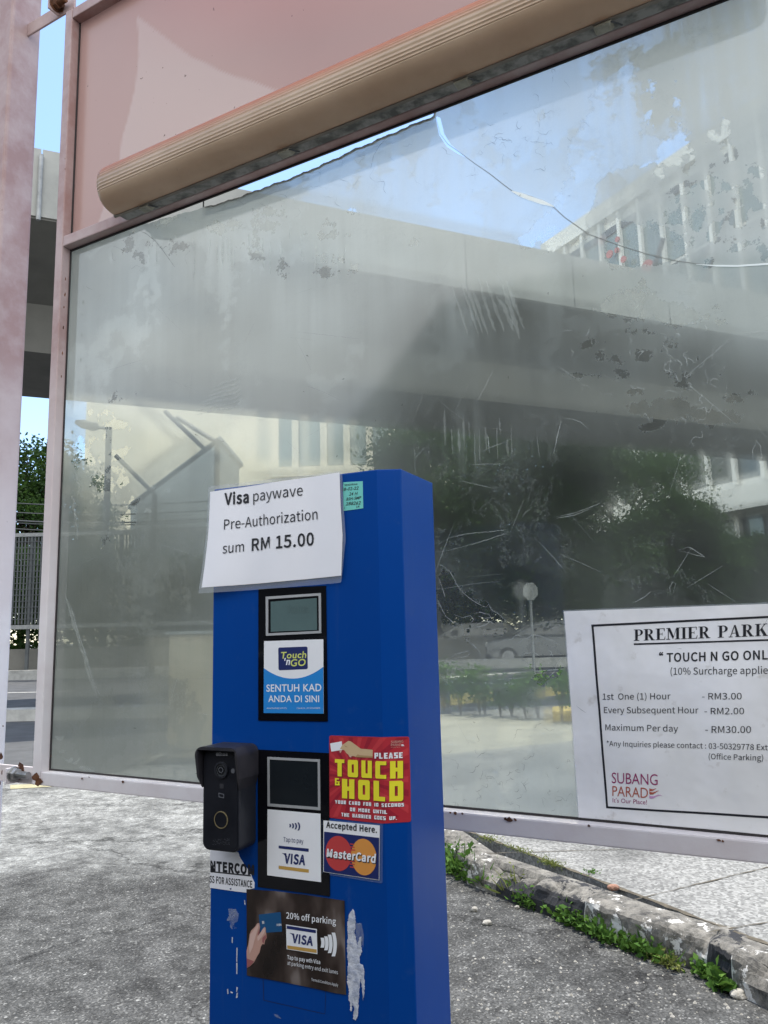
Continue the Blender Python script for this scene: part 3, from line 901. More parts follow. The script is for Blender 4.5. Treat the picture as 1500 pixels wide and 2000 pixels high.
setattr_(me, 'red', np.clip((V_ - 1.02 - .25 * np.clip((.1 - U_), 0, 1)) / .35, 0, 1) * np.clip((U_ + .8) / .4, 0, 1))
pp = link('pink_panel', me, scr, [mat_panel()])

# dirty film-covered pane: the left piece has slipped a little below the bar
TOPPX = [(150, 484), (250, 447), (330, 424), (400, 405), (440, 395), (480, 381), (520, 366), (575, 346), (640, 318), (690, 294), (760, 264), (800, 247), (850, 226)]
tuv = [GS.uv(p) for p in TOPPX]
tu = [p.x for p in tuv]; tv = [p.y for p in tuv]
def topf(u):
    if u >= tu[-1]: return VM - .001
    return min(VM - .001, float(np.interp(u, tu, tv)) + .0012 * math.sin(u * 90) + .0008 * math.sin(u * 233))
us = np.linspace(UL + .0005, UR - .0005, 560)
me, X, Y, U_, V_ = grid_pane('glass_pane', us, topf, VB + .0005, 0.0, None, scr, 380)
# veil of dirt and old film: how thick it is over the pane
CP = [(120, 520, .66, .42), (300, 470, .90, .10), (170, 620, .78, .42), (300, 620, .86, .24), (500, 480, .90, .12), (620, 620, .88, .14), (700, 420, .86, .06), (760, 540, .72, .10), (500, 700, .76, .24), (500, 770, .56, .35), (700, 740, .62, .32), (180, 860, .55, .02), (330, 860, .36, .02), (480, 870, .22, .0), (600, 860, .30, .15),
      (800, 330, .66, .08), (900, 420, .52, .04), (1000, 300, .60, .04), (1060, 420, .52, .04), (1150, 200, .80, .12), (1200, 120, .80, .12), (1300, 150, 1.2, .22), (1450, 80, 1.25, .24), (1420, 280, 1.15, .22), (1250, 330, .98, .18), (1450, 470, 1.1, .22), (1100, 520, .28, .15),
      (1350, 570, .84, .2), (1480, 620, .84, .24), (860, 640, .36, .28), (1000, 620, .20, .3), (1150, 680, .22, .3), (1350, 720, .28, .35), (1000, 780, .20, .4), (1450, 800, .30, .4), (850, 820, .22, .5),
      (900, 1000, .08, .6), (1100, 960, .07, .6), (1300, 950, .12, .5), (1450, 980, .15, .4), (1000, 1150, .08, .6), (900, 1250, .16, .5), (1080, 1250, .15, .5), (1350, 1120, .12, .5),
      (900, 1380, .36, .25), (1050, 1400, .38, .25), (900, 1500, .62, .12), (1050, 1520, .66, .12), (1100, 1600, .74, .12), (1400, 1500, .6, .2), (1450, 1630, .72, .2),
      (160, 1000, .62, .5), (300, 1020, .74, .72), (390, 920, .45, .4), (200, 1150, .84, .80), (350, 1150, .84, .80), (150, 1350, .86, .76), (330, 1350, .80, .76), (250, 1470, .78, .68), (380, 1500, .78, .60), (120, 1500, .76, .72)]
wsum = np.zeros(X.shape); hs = np.zeros(X.shape); ds = np.zeros(X.shape)
for x, y, h, d_ in CP:
    ww = 1.0 / ((X - x) ** 2 + (Y - y) ** 2 + 2500) ** 1.4
    wsum += ww; hs += ww * h; ds += ww * d_
H = hs / wsum
setattr_(me, 'dirt', np.clip(ds / wsum + .25 * (fbm(U_ * 4 + 9, V_ * 4 + 9, 77) - .5), 0, 1))
H *= .80 + .28 * fbm(U_ * 3.2 + 5, V_ * 3.2 + 5, 21) + .12 * fbm(U_ * 22 + 9, V_ * 5 + 3, 31)
streak = fbm(U_ * 60 + 3, V_ * 2.0 + 5, 41, 3)
sm = np.exp(-((X - 520) / 260) ** 2 - ((Y - 470) / 90) ** 2) + .8 * np.exp(-((X - 950) / 110) ** 2 - ((Y - 610) / 70) ** 2) + .8 * np.exp(-((X - 930) / 90) ** 2 - ((Y - 860) / 70) ** 2) + .8 * np.exp(-((X - 1350) / 160) ** 2 - ((Y - 140) / 130) ** 2)
H += sm * (streak - .5) * .5
H = np.clip(H, .02, 1.1)
# where the film has come away the glass is clearer
CLEAR = [([(1130, 240), (1180, 150), (1240, 120), (1262, 170), (1250, 260), (1300, 270), (1340, 215), (1330, 330), (1290, 330), (1220, 330), (1170, 360), (1150, 470), (1080, 490), (1010, 470), (1100, 380)], .14),
         ([(1180, 425), (1240, 430), (1290, 440), (1340, 460), (1345, 500), (1300, 505), (1260, 530), (1190, 520)], .4),
         ([(860, 1100), (885, 1120), (920, 1165), (965, 1195), (985, 1230), (950, 1240), (925, 1225), (915, 1260), (900, 1225), (870, 1215), (850, 1180)], .30),
         ([(1025, 1270), (1050, 1240), (1090, 1255), (1110, 1290), (1095, 1330), (1060, 1335), (1020, 1290)], .4),
         ([(1180, 590), (1260, 560), (1300, 585), (1340, 600), (1380, 615), (1330, 640), (1230, 625), (1160, 600)], .3),
         ([(1220, 790), (1320, 770), (1370, 790), (1450, 810), (1440, 835), (1400, 830), (1320, 825), (1240, 815)], .3)]
blobs = [(1285, 335, 20, 12), (1380, 365, 12, 10), (1440, 372, 14, 12), (1365, 420, 14, 20), (1445, 425, 22, 26), (1395, 465, 22, 12), (1450, 480, 20, 16), (1480, 330, 24, 16), (1350, 480, 10, 16), (1430, 300, 8, 8), (1380, 320, 9, 5), (1460, 395, 14, 30), (1330, 290, 8, 14), (1320, 195, 6, 22), (1270, 195, 5, 20)]
for _ in range(60):
    blobs.append((random.gauss(1390, 70), random.gauss(400, 70), random.uniform(4, 14), random.uniform(4, 16)))
for _ in range(26):
    blobs.append((random.gauss(1330, 90), random.gauss(730, 55), random.uniform(4, 16), random.uniform(3, 10)))
for _ in range(22):
    blobs.append((random.gauss(480, 170), random.gauss(450, 40), random.uniform(6, 24), random.uniform(4, 12)))
for _ in range(16):
    blobs.append((random.gauss(190, 40), random.gauss(900, 70), random.uniform(6, 20), random.uniform(5, 18)))
F = np.full(X.shape, -60.0); K_ = np.ones(X.shape)
for poly, k in CLEAR:
    d = sdist(X, Y, poly); K_ = np.where(d > -20, k, K_); F = np.maximum(F, d)
for x, y, rx, ry in blobs:
    d = (1 - np.hypot((X - x) / rx, (Y - y) / ry)) * min(rx, ry); K_ = np.where(d > -10, .45, K_); F = np.maximum(F, d)
F = np.clip(F / 40.0, -1, 1)
GAP = [(850, 226), (860, 230), (868, 262), (881, 283), (900, 298), (922, 315), (893, 300), (873, 287), (858, 264)]
setattr_(me, 'gap', np.clip(sdist(X, Y, GAP) / 20 + .5, 0, 1))
setattr_(me, 'veil', H); setattr_(me, 'peel', F); setattr_(me, 'strength', np.where(K_ > .9, .5, K_))
def mat_pane():
    m, n, nd, lk, b, o = newmat('dirty filmed glass')
    nd.remove(b)
    av = nd.new('ShaderNodeAttribute'); av.attribute_name = 'veil'
    ap = nd.new('ShaderNodeAttribute'); ap.attribute_name = 'peel'
    as_ = nd.new('ShaderNodeAttribute'); as_.attribute_name = 'strength'
    t1 = noise(n, 26, 8, .72); t2 = noise(n, 300, 5, .8); tb = noise(n, 5, 6, .6)
    wig = math_(n, 'MULTIPLY_ADD', t1.outputs[0], 2.6, -1.34)
    s = math_(n, 'ADD', ap.outputs['Fac'], wig)
    clear = ramp(n, s, [(.0, 0), (.012, 1)])
    edge = ramp(n, math_(n, 'ABSOLUTE', s), [(.0, 1), (.018, 0)])
    # fine all-over wrinkled film outlines
    v2 = math_(n, 'ABSOLUTE', math_(n, 'SUBTRACT', tb.outputs[0], .56))
    t4 = noise(n, 9, 9, .8)
    thin = math_(n, 'MULTIPLY', ramp(n, math_(n, 'ABSOLUTE', math_(n, 'SUBTRACT', t4.outputs[0], .5)), [(.0, 1), (.006, 0)]), ramp(n, v2, [(.0, 1), (.07, 0)]))
    veil = math_(n, 'MULTIPLY', av.outputs['Fac'], math_(n, 'MULTIPLY_ADD', math_(n, 'MULTIPLY', clear, as_.outputs['Fac']), -1.0, 1.0))
    veil = math_(n, 'MULTIPLY', veil, math_(n, 'MULTIPLY_ADD', t2.outputs[0], .5, .75))
    dr = noise(n, 1.0, 5, .7, stretch=(75, 75, 2.4)); dg = noise(n, 1.0, 5, .7, stretch=(14, 14, 90))
    veil = math_(n, 'MULTIPLY', veil, math_(n, 'ADD', math_(n, 'MULTIPLY', ramp(n, dr.outputs[0], [(.35, .86), (.68, 1.12)]), .6), math_(n, 'MULTIPLY', ramp(n, dg.outputs[0], [(.3, .9), (.7, 1.1)]), .4)))
    # film patches of slightly different age
    tp = noise(n, 2.6, 7, .66)
    patch = ramp(n, tp.outputs[0], [(.535, 0), (.540, 1)])
    veil = math_(n, 'MULTIPLY', veil, math_(n, 'MULTIPLY_ADD', patch, .20, .90))
    df = nd.new('ShaderNodeBsdfDiffuse'); tl = nd.new('ShaderNodeBsdfTranslucent')
    ad = nd.new('ShaderNodeAttribute'); ad.attribute_name = 'dirt'
    lk.new(mixc(n, ad.outputs['Fac'], (.60, .645, .62), (.108, .112, .074)), df.inputs[0]); lk.new(mixc(n, ad.outputs['Fac'], (.43, .475, .455), (.058, .060, .042)), tl.inputs[0])
    sc_ = nd.new('ShaderNodeMixShader'); sc_.inputs[0].default_value = .5
    lk.new(df.outputs[0], sc_.inputs[1]); lk.new(tl.outputs[0], sc_.inputs[2])
    tr0 = nd.new('ShaderNodeBsdfTransparent'); tr0.inputs[0].default_value = (.83, .865, .82, 1)
    rf = nd.new('ShaderNodeBsdfRefraction'); rf.inputs['Color'].default_value = (.84, .875, .83, 1); rf.inputs['Roughness'].default_value = .30; rf.inputs['IOR'].default_value = 1.035
    tr = nd.new('ShaderNodeMixShader'); lk.new(math_(n, 'MULTIPLY_ADD', clear, -.36, .38), tr.inputs[0])
    lk.new(tr0.outputs[0], tr.inputs[1]); lk.new(rf.outputs[0], tr.inputs[2])
    m1 = nd.new('ShaderNodeMixShader'); lk.new(veil, m1.inputs[0]); lk.new(tr.outputs[0], m1.inputs[1]); lk.new(sc_.outputs[0], m1.inputs[2])
    ed = nd.new('ShaderNodeBsdfDiffuse'); ed.inputs[0].default_value = (.30, .33, .32, 1)
    m2 = nd.new('ShaderNodeMixShader'); lk.new(math_(n, 'MAXIMUM', math_(n, 'MULTIPLY', edge, .8), math_(n, 'MULTIPLY', thin, .75)), m2.inputs[0])
    lk.new(m1.outputs[0], m2.inputs[1]); lk.new(ed.outputs[0], m2.inputs[2])
    gl = nd.new('ShaderNodeBsdfGlossy'); gl.inputs['Roughness'].default_value = .07
    fr_ = nd.new('ShaderNodeFresnel'); fr_.inputs[0].default_value = 1.62
    m3 = nd.new('ShaderNodeMixShader'); lk.new(fr_.outputs[0], m3.inputs[0]); lk.new(m2.outputs[0], m3.inputs[1]); lk.new(gl.outputs[0], m3.inputs[2])
    ag = nd.new('ShaderNodeAttribute'); ag.attribute_name = 'gap'
    hole = nd.new('ShaderNodeBsdfTransparent'); m4 = nd.new('ShaderNodeMixShader')
    lk.new(math_(n, 'GREATER_THAN', ag.outputs['Fac'], .5), m4.inputs[0]); lk.new(m3.outputs[0], m4.inputs[1]); lk.new(hole.outputs[0], m4.inputs[2])
    lk.new(m4.outputs[0], o.inputs[0])
    return m
def mat_clear():
    m, n, nd, lk, b, o = newmat('glass back and edges')
    nd.remove(b)
    tr = nd.new('ShaderNodeBsdfTransparent'); tr.inputs[0].default_value = (.97, .985, .98, 1)
    lk.new(tr.outputs[0], o.inputs[0]); return m
M_EDGE = simple('broken glass edge', (0.16, 0.15, 0.14), .6, .6, 90, col2=(0.45, 0.45, 0.43))
pane = link('glass_pane', me, scr, [mat_pane()])
mb = MB()   # thickness: back face and visible top edge
nb = 90
ub = np.linspace(UL + .0005, UR - .0005, nb)
top = [(u, topf(u)) for u in ub]
vsb = [GS.P(u, v, -.006) for u, v in top] + [GS.P(u, VB + .0005, -.006) for u, v in top]
mb.add(vsb, [(i, i + 1, nb + i + 1, nb + i) for i in range(nb - 1)], 0)
mb.build('glass_back', mat_clear(), pane, fix=False)
mb = MB()
ue = np.linspace(tu[3], tu[-1], 160)
vse = []
for u in ue:
    vse += [GS.P(u, topf(u) - .0005 - .003 * random.random(), .0012), GS.P(u, topf(u) + .0015 * random.random(), .0012), GS.P(u, topf(u), -.006)]
mb.add(vse, [q for i in range(159) for q in ((3 * i, 3 * i + 1, 3 * i + 4, 3 * i + 3), (3 * i + 1, 3 * i + 2, 3 * i + 5, 3 * i + 4))])
mb.build('glass_edge', M_EDGE, pane, fix=False)

def stroke(mb, S, pts, wid, w, m=0, jit=0.0, taper=True):
    """thin line on a surface through photo points"""
    P2 = [S.uv(p) for p in pts]
    q = []
    for a, b_ in zip(P2[:-1], P2[1:]):
        k = max(1, int((b_ - a).length / .006)); q += [a.lerp(b_, i / k) for i in range(k)]
    q.append(P2[-1])
    vs = []; nn_ = len(q)
    for i, p in enumerate(q):
        d = (q[min(i + 1, nn_ - 1)] - q[max(0, i - 1)])
        if d.length < 1e-9: d = Vector((1, 0))
        d.normalize(); n2 = Vector((-d.y, d.x))
        p = p + n2 * random.uniform(-jit, jit)
        ww = wid * (random.uniform(.5, 1.2) if jit else 1)
        if taper: ww *= min(1, .25 + 3 * min(i, nn_ - 1 - i) / max(1, nn_))
        a = p + n2 * ww / 2; b_ = p - n2 * ww / 2
        vs += [S.P(a.x, a.y, w), S.P(b_.x, b_.y, w)]
    mb.add(vs, [(2 * i, 2 * i + 1, 2 * i + 3, 2 * i + 2) for i in range(nn_ - 1)], m)
# crack from the bar to the right edge
CRK = [(851, 227), (860, 262), (875, 282), (897, 297), (925, 318), (957, 340), (985, 362), (1000, 373), (1040, 385), (1078, 402), (1103, 425), (1150, 458), (1210, 480), (1265, 497), (1320, 510), (1380, 518), (1440, 519), (1500, 515), (1600, 492)]
M_CRK = simple('grey crack line', (0.20, 0.21, 0.20), .6)  # thin grey line drawn along the crack
M_CRL = simple('bright broken edge', (0.80, 0.86, 0.85), .3)
mb = MB()
stroke(mb, GS, CRK, .0014, .0010, 0)
stroke(mb, GS, [(1000, 374), (1030, 386), (1060, 396), (1082, 404)], .0075, .0014, 1)
stroke(mb, GS, [(1360, 517), (1400, 519.5), (1440, 520), (1470, 518), (1500, 516), (1560, 504)], .0030, .0014, 1)
stroke(mb, GS, [(1203, 478), (1206, 490), (1200, 505)], .0012, .001, 0)
mb.build('crack', [M_CRK, M_CRL], pane, fix=False)
# scratches, wipes and rinds of peeled film
def veil_mat(name, col, a):
    m, n, nd, lk, b, o = newmat(name)
    tr = nd.new('ShaderNodeBsdfTransparent'); ms = nd.new('ShaderNodeMixShader')
    t = noise(n, 90, 4, .7)
    lk.new(math_(n, 'MULTIPLY', ramp(n, t.outputs[0], [(.3, .35), (.65, 1)]), a), ms.inputs[0])
    b.inputs['Base Color'].default_value = (*col, 1); b.inputs['Roughness'].default_value = .8
    lk.new(tr.outputs[0], ms.inputs[1]); lk.new(b.outputs[0], ms.inputs[2]); lk.new(ms.outputs[0], o.inputs[0])
    return m
M_SCR = veil_mat('pale scratch', (.62, .66, .64), .55)
M_WIPE = veil_mat('wiped smear', (.60, .64, .60), .20)
M_DSC = veil_mat('dark scratch', (.05, .055, .05), .6)
mb = MB()
def wiggle(x, y, n, step, ang, turn):
    out = [(x, y)]
    for _ in range(n):
        ang += random.gauss(0, turn); x += math.cos(ang) * step; y += math.sin(ang) * step; out.append((x, y))
    return out
S_ = lambda pts, w_=.0011, m=0, j=.0005: stroke(mb, GS, pts, w_, .0016, m, j)
# named ones
S_([(857, 1063), (880, 1050), (910, 1043), (940, 1040), (985, 1036), (988, 1042), (960, 1052), (920, 1064), (880, 1074), (858, 1078)])
S_([(1085, 1010), (1120, 1003), (1150, 992), (1172, 984)]); S_([(1086, 1013), (1122, 1006), (1155, 994)])
S_([(1326, 1075), (1345, 1068), (1362, 1078), (1376, 1088), (1360, 1085), (1340, 1078), (1326, 1076)])
S_([(1097, 820), (1090, 850), (1082, 885)], .0014); S_([(1100, 818), (1115, 818), (1135, 825), (1150, 838)])
S_([(953, 850), (955, 868), (957, 885)], .002); S_([(936, 886), (955, 876), (985, 864), (1002, 856)])
S_([(1020, 1010), (1028, 1000), (1038, 994)]); S_([(1235, 1178), (1260, 1165), (1275, 1152)])
S_([(1310, 1160), (1308, 1148), (1314, 1136), (1320, 1140), (1316, 1158)], .001); S_([(1472, 900), (1470, 880), (1478, 862), (1486, 872), (1488, 895), (1478, 904)])
for L_ in ([(858, 1102), (872, 1110), (880, 1118), (893, 1142), (905, 1158), (916, 1167), (935, 1180), (950, 1186), (955, 1180), (960, 1190), (975, 1200), (985, 1208), (990, 1216)],
           [(857, 1148), (866, 1152), (870, 1165), (858, 1130)], [(856, 1172), (864, 1190), (872, 1205), (884, 1214), (897, 1220), (890, 1215)],
           [(888, 1200), (905, 1206), (920, 1202), (926, 1210), (918, 1220), (930, 1222), (945, 1212), (960, 1215), (968, 1225), (980, 1228), (985, 1224)],
           [(925, 1198), (938, 1196), (955, 1200), (960, 1206), (948, 1208), (935, 1203)], [(912, 1228), (925, 1226), (945, 1222), (962, 1212)],
           [(915, 1240), (912, 1250), (925, 1260), (935, 1270), (940, 1280)], [(975, 1258), (985, 1250), (1000, 1248), (1008, 1240), (1018, 1242), (1020, 1252), (1012, 1258), (1005, 1250)],
           [(1022, 1272), (1022, 1262), (1026, 1250), (1040, 1240), (1060, 1243), (1075, 1250), (1090, 1258), (1105, 1264)], [(1020, 1275), (1032, 1276), (1042, 1272), (1055, 1282)],
           [(1070, 1325), (1085, 1310), (1088, 1295), (1098, 1285), (1108, 1280)], [(878, 1280), (895, 1276), (912, 1272), (919, 1275), (915, 1280), (905, 1284), (890, 1285)]):
    S_(L_, .0013)
for _ in range(30):
    x, y = random.gauss(1330, 70), random.gauss(745, 45)
    S_(wiggle(x, y, random.randint(4, 10), 5, random.uniform(0, 6.3), .9), random.uniform(.0007, .0014))
for _ in range(16):
    x, y = random.gauss(1270, 90), random.gauss(680, 30)
    S_(wiggle(x, y, random.randint(3, 7), 4, random.uniform(0, 6.3), 1.0), random.uniform(.0007, .0013))
for _ in range(30):
    x, y = random.uniform(870, 1110), random.gauss(1290, 30)
    S_(wiggle(x, y, random.randint(2, 6), 4, random.uniform(0, 6.3), 1.1), random.uniform(.0006, .0011))
for _ in range(130):   # long straight fine scratches
    x, y = random.uniform(130, 1500), random.uniform(520, 1480)
    a = random.choice((-.5, -.4, .2, .5, .9, -1.2)) + random.gauss(0, .25); L = random.uniform(15, 130)
    S_([(x, y), (x + math.cos(a) * L * .5, y + math.sin(a) * L * .5 + random.gauss(0, 1)), (x + math.cos(a) * L, y + math.sin(a) * L)], random.uniform(.0004, .0008), random.choice((0, 1, 1)), 0)
# smears: sweeps left of the notice, at lower left, on the streaked parts
for k in range(7):
    y = 745 + k * 9
    S_([(418 - k * 6, y + 12), (440 - k * 4, y + 3), (462, y - 4), (472, y - 14)], .006, 1, .0006)
for k in range(9):
    x = 880 + k * 14 + random.gauss(0, 4); S_([(x, 565 + random.gauss(0, 12)), (x + 16, 600), (x + 34, 650 + random.gauss(0, 12))], random.uniform(.003, .009), 1, .001)
for k in range(12):
    x = 1000 - k * 12 + random.gauss(0, 4); y = random.gauss(830, 15); S_([(x, y), (x + 2, y + random.uniform(30, 80))], random.uniform(.002, .006), 1, .0006)
for k in range(26):
    x = random.gauss(480, 110); y = random.gauss(470, 14); S_([(x, y), (x + random.gauss(0, 2), y + random.uniform(25, 75))], random.uniform(.002, .007), 1, .0005)
for k in range(9):
    x, y = 130 + k * 5, 1165 + k * 17
    S_([(x, y), (x + 6, y + 22), (x + 12 + random.gauss(0, 4), y + 45)], random.uniform(.004, .010), 1, .001)
    S_([(x + 6, y + 10), (x + 16, y + 40), (x + 26 + random.gauss(0, 6), y + 75)], random.uniform(.0008, .002), 0, .0006)
for k in range(9):
    S_([(145, 845 + k * 22), (150 + random.gauss(0, 6), 860 + k * 22), (152, 880 + k * 22)], random.uniform(.004, .014), 1, .002)
for x, y, r in ((118, 1440, 9), (122, 1468, 6), (136, 1482, 9), (150, 1490, 7), (165, 1498, 10), (180, 1500, 8), (141, 1200, 6), (165, 1250, 5), (470, 780, 6), (215, 940, 7), (180, 930, 9), (300, 950, 7), (330, 960, 6), (290, 1000, 8)):
    S_([(x - r, y), (x, y + random.gauss(0, 3)), (x + r, y + random.gauss(0, 3))], r * .0013, 1, .002)
for _ in range(40):
    x, y = random.gauss(1010, 60), random.gauss(250, 55)
    S_(wiggle(x, y, random.randint(3, 9), 4.5, random.uniform(0, 6.3), .9), random.uniform(.0006, .0012), 2)
for _ in range(55):
    x, y = random.uniform(880, 1110), random.gauss(1520, 45)
    S_(wiggle(x, y, random.randint(3, 9), 4, random.uniform(0, 6.3), 1.0), random.uniform(.0005, .001), 2)
for _ in range(50):
    x = random.uniform(170, 800); y = 520 - .33 * (x - 170) + random.uniform(-50, 40)
    S_(wiggle(x, y, random.randint(3, 10), 5, random.uniform(0, 6.3), .8), random.uniform(.0005, .001), random.choice((0, 2)))
S_([(268, 449), (285, 456), (303, 470), (318, 488), (330, 505), (342, 522)], .0017, 2, 0); S_([(758, 268), (742, 285), (730, 305), (725, 330)], .0015, 2, 0)
for _ in range(45):
    x, y = random.uniform(150, 1480), random.uniform(380, 1560)
    if y > 500 - .35 * (x - 150): S_([(x, y), (x + random.gauss(0, 2), y + random.gauss(0, 2)), (x + random.gauss(0, 3), y + 2)], random.uniform(.0012, .003), 2, 0)
mb.build('scratches', [M_SCR, M_WIPE, M_DSC], pane, fix=False)

# ------------------------------------------------------------------ steel post and its brackets
PW0, PW1 = -.045, .05
pu = GS.uv((46, 750), PW0).x
post = thing('steel_post', 'faded pink steel post standing left of the glazed screen', 'post', GS.P(pu - .05, 0, 0) * 1.0)
post.location.z = 0
gz = -GS.o.z
def sb(S, u0, u1, v0, v1, w0, w1, name, mat, par, bev=.0):
    mb = MB(); mb.sbox(S, u0, u1, v0, v1, w0, w1); return mb.build(name, mat, par, bevel=bev)
sb(GS, pu - .1, pu, gz + .013, 1.9, PW0, PW1, 'column', M_FRAME, post, .008)
sb(GS, pu - .16, pu + .06, gz + .001, gz + .013, PW0 - .06, PW1 + .06, 'base_plate', M_FRAME, post)
M_BOLT = simple('zinc plated steel', (0.42, 0.42, 0.41), .35, .3, 30, metal=.9)
def bracket(v, rusty, xn, xe):
    """lug from the post to the screen with a nut and threaded end; xn, xe photo columns of nut and bolt end"""
    yp = 1510 if not rusty else 22
    g0 = GS.uv((xn, yp), .014).x; ge = GS.uv((xe, yp), .014).x; g1 = UL - TB
    br = MB(); br.sbox(GS, pu + .0005, g1 - .0005, v - .024, v + .017, -.006, .000)
    b_ = br.build('bracket', M_FRAME, post, bevel=.002)
    ms = M_BOLT if not rusty else M_RUST
    def hexa(mb, u0, u1, r, n=6):
        mb.prism([GS.P(u0, v + math.sin(k * 2 * math.pi / n + .3) * r, .016 + math.cos(k * 2 * math.pi / n + .3) * r) for k in range(n)], GS.U * (u1 - u0))
    mb = MB(); hexa(mb, g0 - .006, g0 + .007, .0150); hexa(mb, g0 - .0085, g0 - .0062, .0185, 20)
    mb.build('nut', ms, b_, bevel=.001)
    mb = MB(); mb.sbox(GS, g0 - .014, g0 - .009, v - .022, v + .016, -.001, .036); mb.build('lug', M_FRAME, b_, bevel=.001)
    mb = MB(); u = g0 + .0072
    while u < ge:
        hexa(mb, u, u + .0012, .0088, 14); hexa(mb, u + .0012, u + .0024, .0078, 14); u += .0024
    mb.build('bolt', ms, b_)
    mb = MB(); blob(mb, GS, g0 - .004, v + .001, .0008, .024, .9); mb.build('rust_stain', M_RUST, b_, fix=False)
vb = GS.uv((40, 1510), 0).y; bracket(vb, False, 32, 56)
vt = GS.uv((105, 25), 0).y; bracket(vt, True, 112, 128)
mb = MB()
for x, y, r, ax in ((2, 1478, .012, .7), (4, 1508, .006, .5), (1, 1530, .006, .4), (6, 1418, .003, .8)):
    q = GS.uv((x, y), PW1 + .001); blob(mb, GS, q.x, q.y, PW1 + .0012, r, ax)
mb.build('rust_spot', M_RUST, post, fix=False)

# ------------------------------------------------------------------ long batten lamp under the pink panel
LU0 = GS.uv((205, 385), .09).x; LU1 = .74
LV0, LV1, LW = .800, .910, .060
def mat_diff():
    m, n, nd, lk, b, o = newmat('aged ribbed diffuser')
    t = noise(n, 5, 6, .65, stretch=None); t2 = noise(n, 40, 5, .7)
    c = mixc(n, ramp(n, t.outputs[0], [(.35, 0), (.65, 1)]), (0.66, 0.51, 0.37), (0.53, 0.395, 0.275))
    c = mixc(n, ramp(n, t2.outputs[0], [(.66, 0), (.74, .5)]), c, (0.20, 0.14, 0.09))
    at_ = nd.new('ShaderNodeAttribute'); at_.attribute_name = 'red_glow'
    c = mixc(n, at_.outputs['Fac'], c, (.62, .20, .11))  # light coming through the top edge, put into the colour as red
    lk.new(c, b.inputs['Base Color'])
    b.inputs['Roughness'].default_value = .30
    tl = nd.new('ShaderNodeBsdfTranslucent'); tl.inputs[0].default_value = (0.68, 0.47, 0.31, 1)
    ms = nd.new('ShaderNodeMixShader'); ms.inputs[0].default_value = .30
    lk.new(b.outputs[0], ms.inputs[1]); lk.new(tl.outputs[0], ms.inputs[2]); lk.new(ms.outputs[0], o.inputs[0])
    return m
lamp = thing('batten_lamp', 'long dusty fluorescent batten lamp with a tan ribbed cover below the pink panel', 'lamp', GS.P((LU0 + LU1) / 2, LV0, .05))
M_HOUS = simple('mildewed grey lamp housing', (0.30, 0.29, 0.27), .8, .5, 26, col2=(0.11, 0.11, 0.10), thr=(.42, .6))
sb(GS, LU0 + .012, LU1 - .012, LV0 + .001, LV1 - .001, TB + .001, LW - .002, 'housing', M_HOUS, lamp, .004)
NA = 260; prof = []
for k in range(NA + 1):
    a = -math.pi / 2 + math.pi * k / NA
    cy, cz = (LV0 + LV1) / 2, LW
    ex = 2.5
    c_, s_2 = math.cos(a), math.sin(a)
    rr = 1.0
    rib = .0012 * abs(math.sin(a * 26)) if -.42 < a < 1.3 else 0
    prof.append((cy + math.copysign(abs(s_2) ** (2 / ex), s_2) * (.055 - rib), cz + abs(c_) ** (2 / ex) * (.072 - rib)))
mb = MB(); ends = [(0, .35), (.002, .62), (.006, .82), (.014, .95), (.028, 1.0)]
stations = [(LU0 + d, s) for d, s in ends] + [(LU0 + (LU1 - LU0) * .5, 1.0)] + [(LU1 - d, s) for d, s in reversed(ends)]
vs = []
cy, cz = (LV0 + LV1) / 2, LW
for u, s in stations:
    k = .80 + .20 * s
    vs += [GS.P(u, cy + (v - cy) * k, cz + (w_ - cz) * s) for v, w_ in prof]
n_ = len(prof)
fs = [(i * n_ + j, i * n_ + j + 1, (i + 1) * n_ + j + 1, (i + 1) * n_ + j) for i in range(len(stations) - 1) for j in range(n_ - 1)]
fs += [tuple(range(n_)), tuple((len(stations) - 1) * n_ + k for k in range(n_ - 1, -1, -1))]
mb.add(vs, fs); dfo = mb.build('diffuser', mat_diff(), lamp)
for p in dfo.data.polygons: p.use_smooth = len(p.vertices) == 4
setattr_(dfo.data, 'red_glow', [max(0, min(1, ((k % n_) / NA - .50) / .14)) * .9 * (0.15 + .85 * min(1, (k // n_) / 5)) for k in range(n_ * len(stations))])
sb(GS, LU0 + .004, LU1 - .004, LV0 - .0025, LV0 + .004, LW - .0015, LW + .006, 'rim', simple('grey rim', (0.20, 0.17, 0.14), .6, .3, 20), lamp)
sb(GS, LU0 + .004, LU1 - .004, LV1 - .003, LV1 + .003, LW - .0015, LW + .006, 'rim', simple('tan rim', (0.42, 0.25, 0.17), .5, .3, 20), lamp)
M_CLIP = simple('stained plastic clip', (0.33, 0.31, 0.25), .6, .4, 30)
for px in ((288, 408), (560, 303), (905, 172), (1180, 62)):
    u = GS.uv(px, .05).x
    mb = MB()
    mb.prism([GS.P(u - .017, LV0 - .001, .040), GS.P(u + .017, LV0 - .001, .040), GS.P(u + .012, LV0 - .010, .046), GS.P(u - .012, LV0 - .010, .046)], -GS.N * -.022)
    mb.build('clip', M_CLIP, lamp, bevel=.0015)
    mb = MB(); mb.tube([GS.P(u + .013, LV0 - .004, .062), GS.P(u + .024, LV0 - .008, .056), GS.P(u + .030, LV0 - .006, .044)], .0016, 6)
    mb.build('clip_wire', M_POLE, lamp)

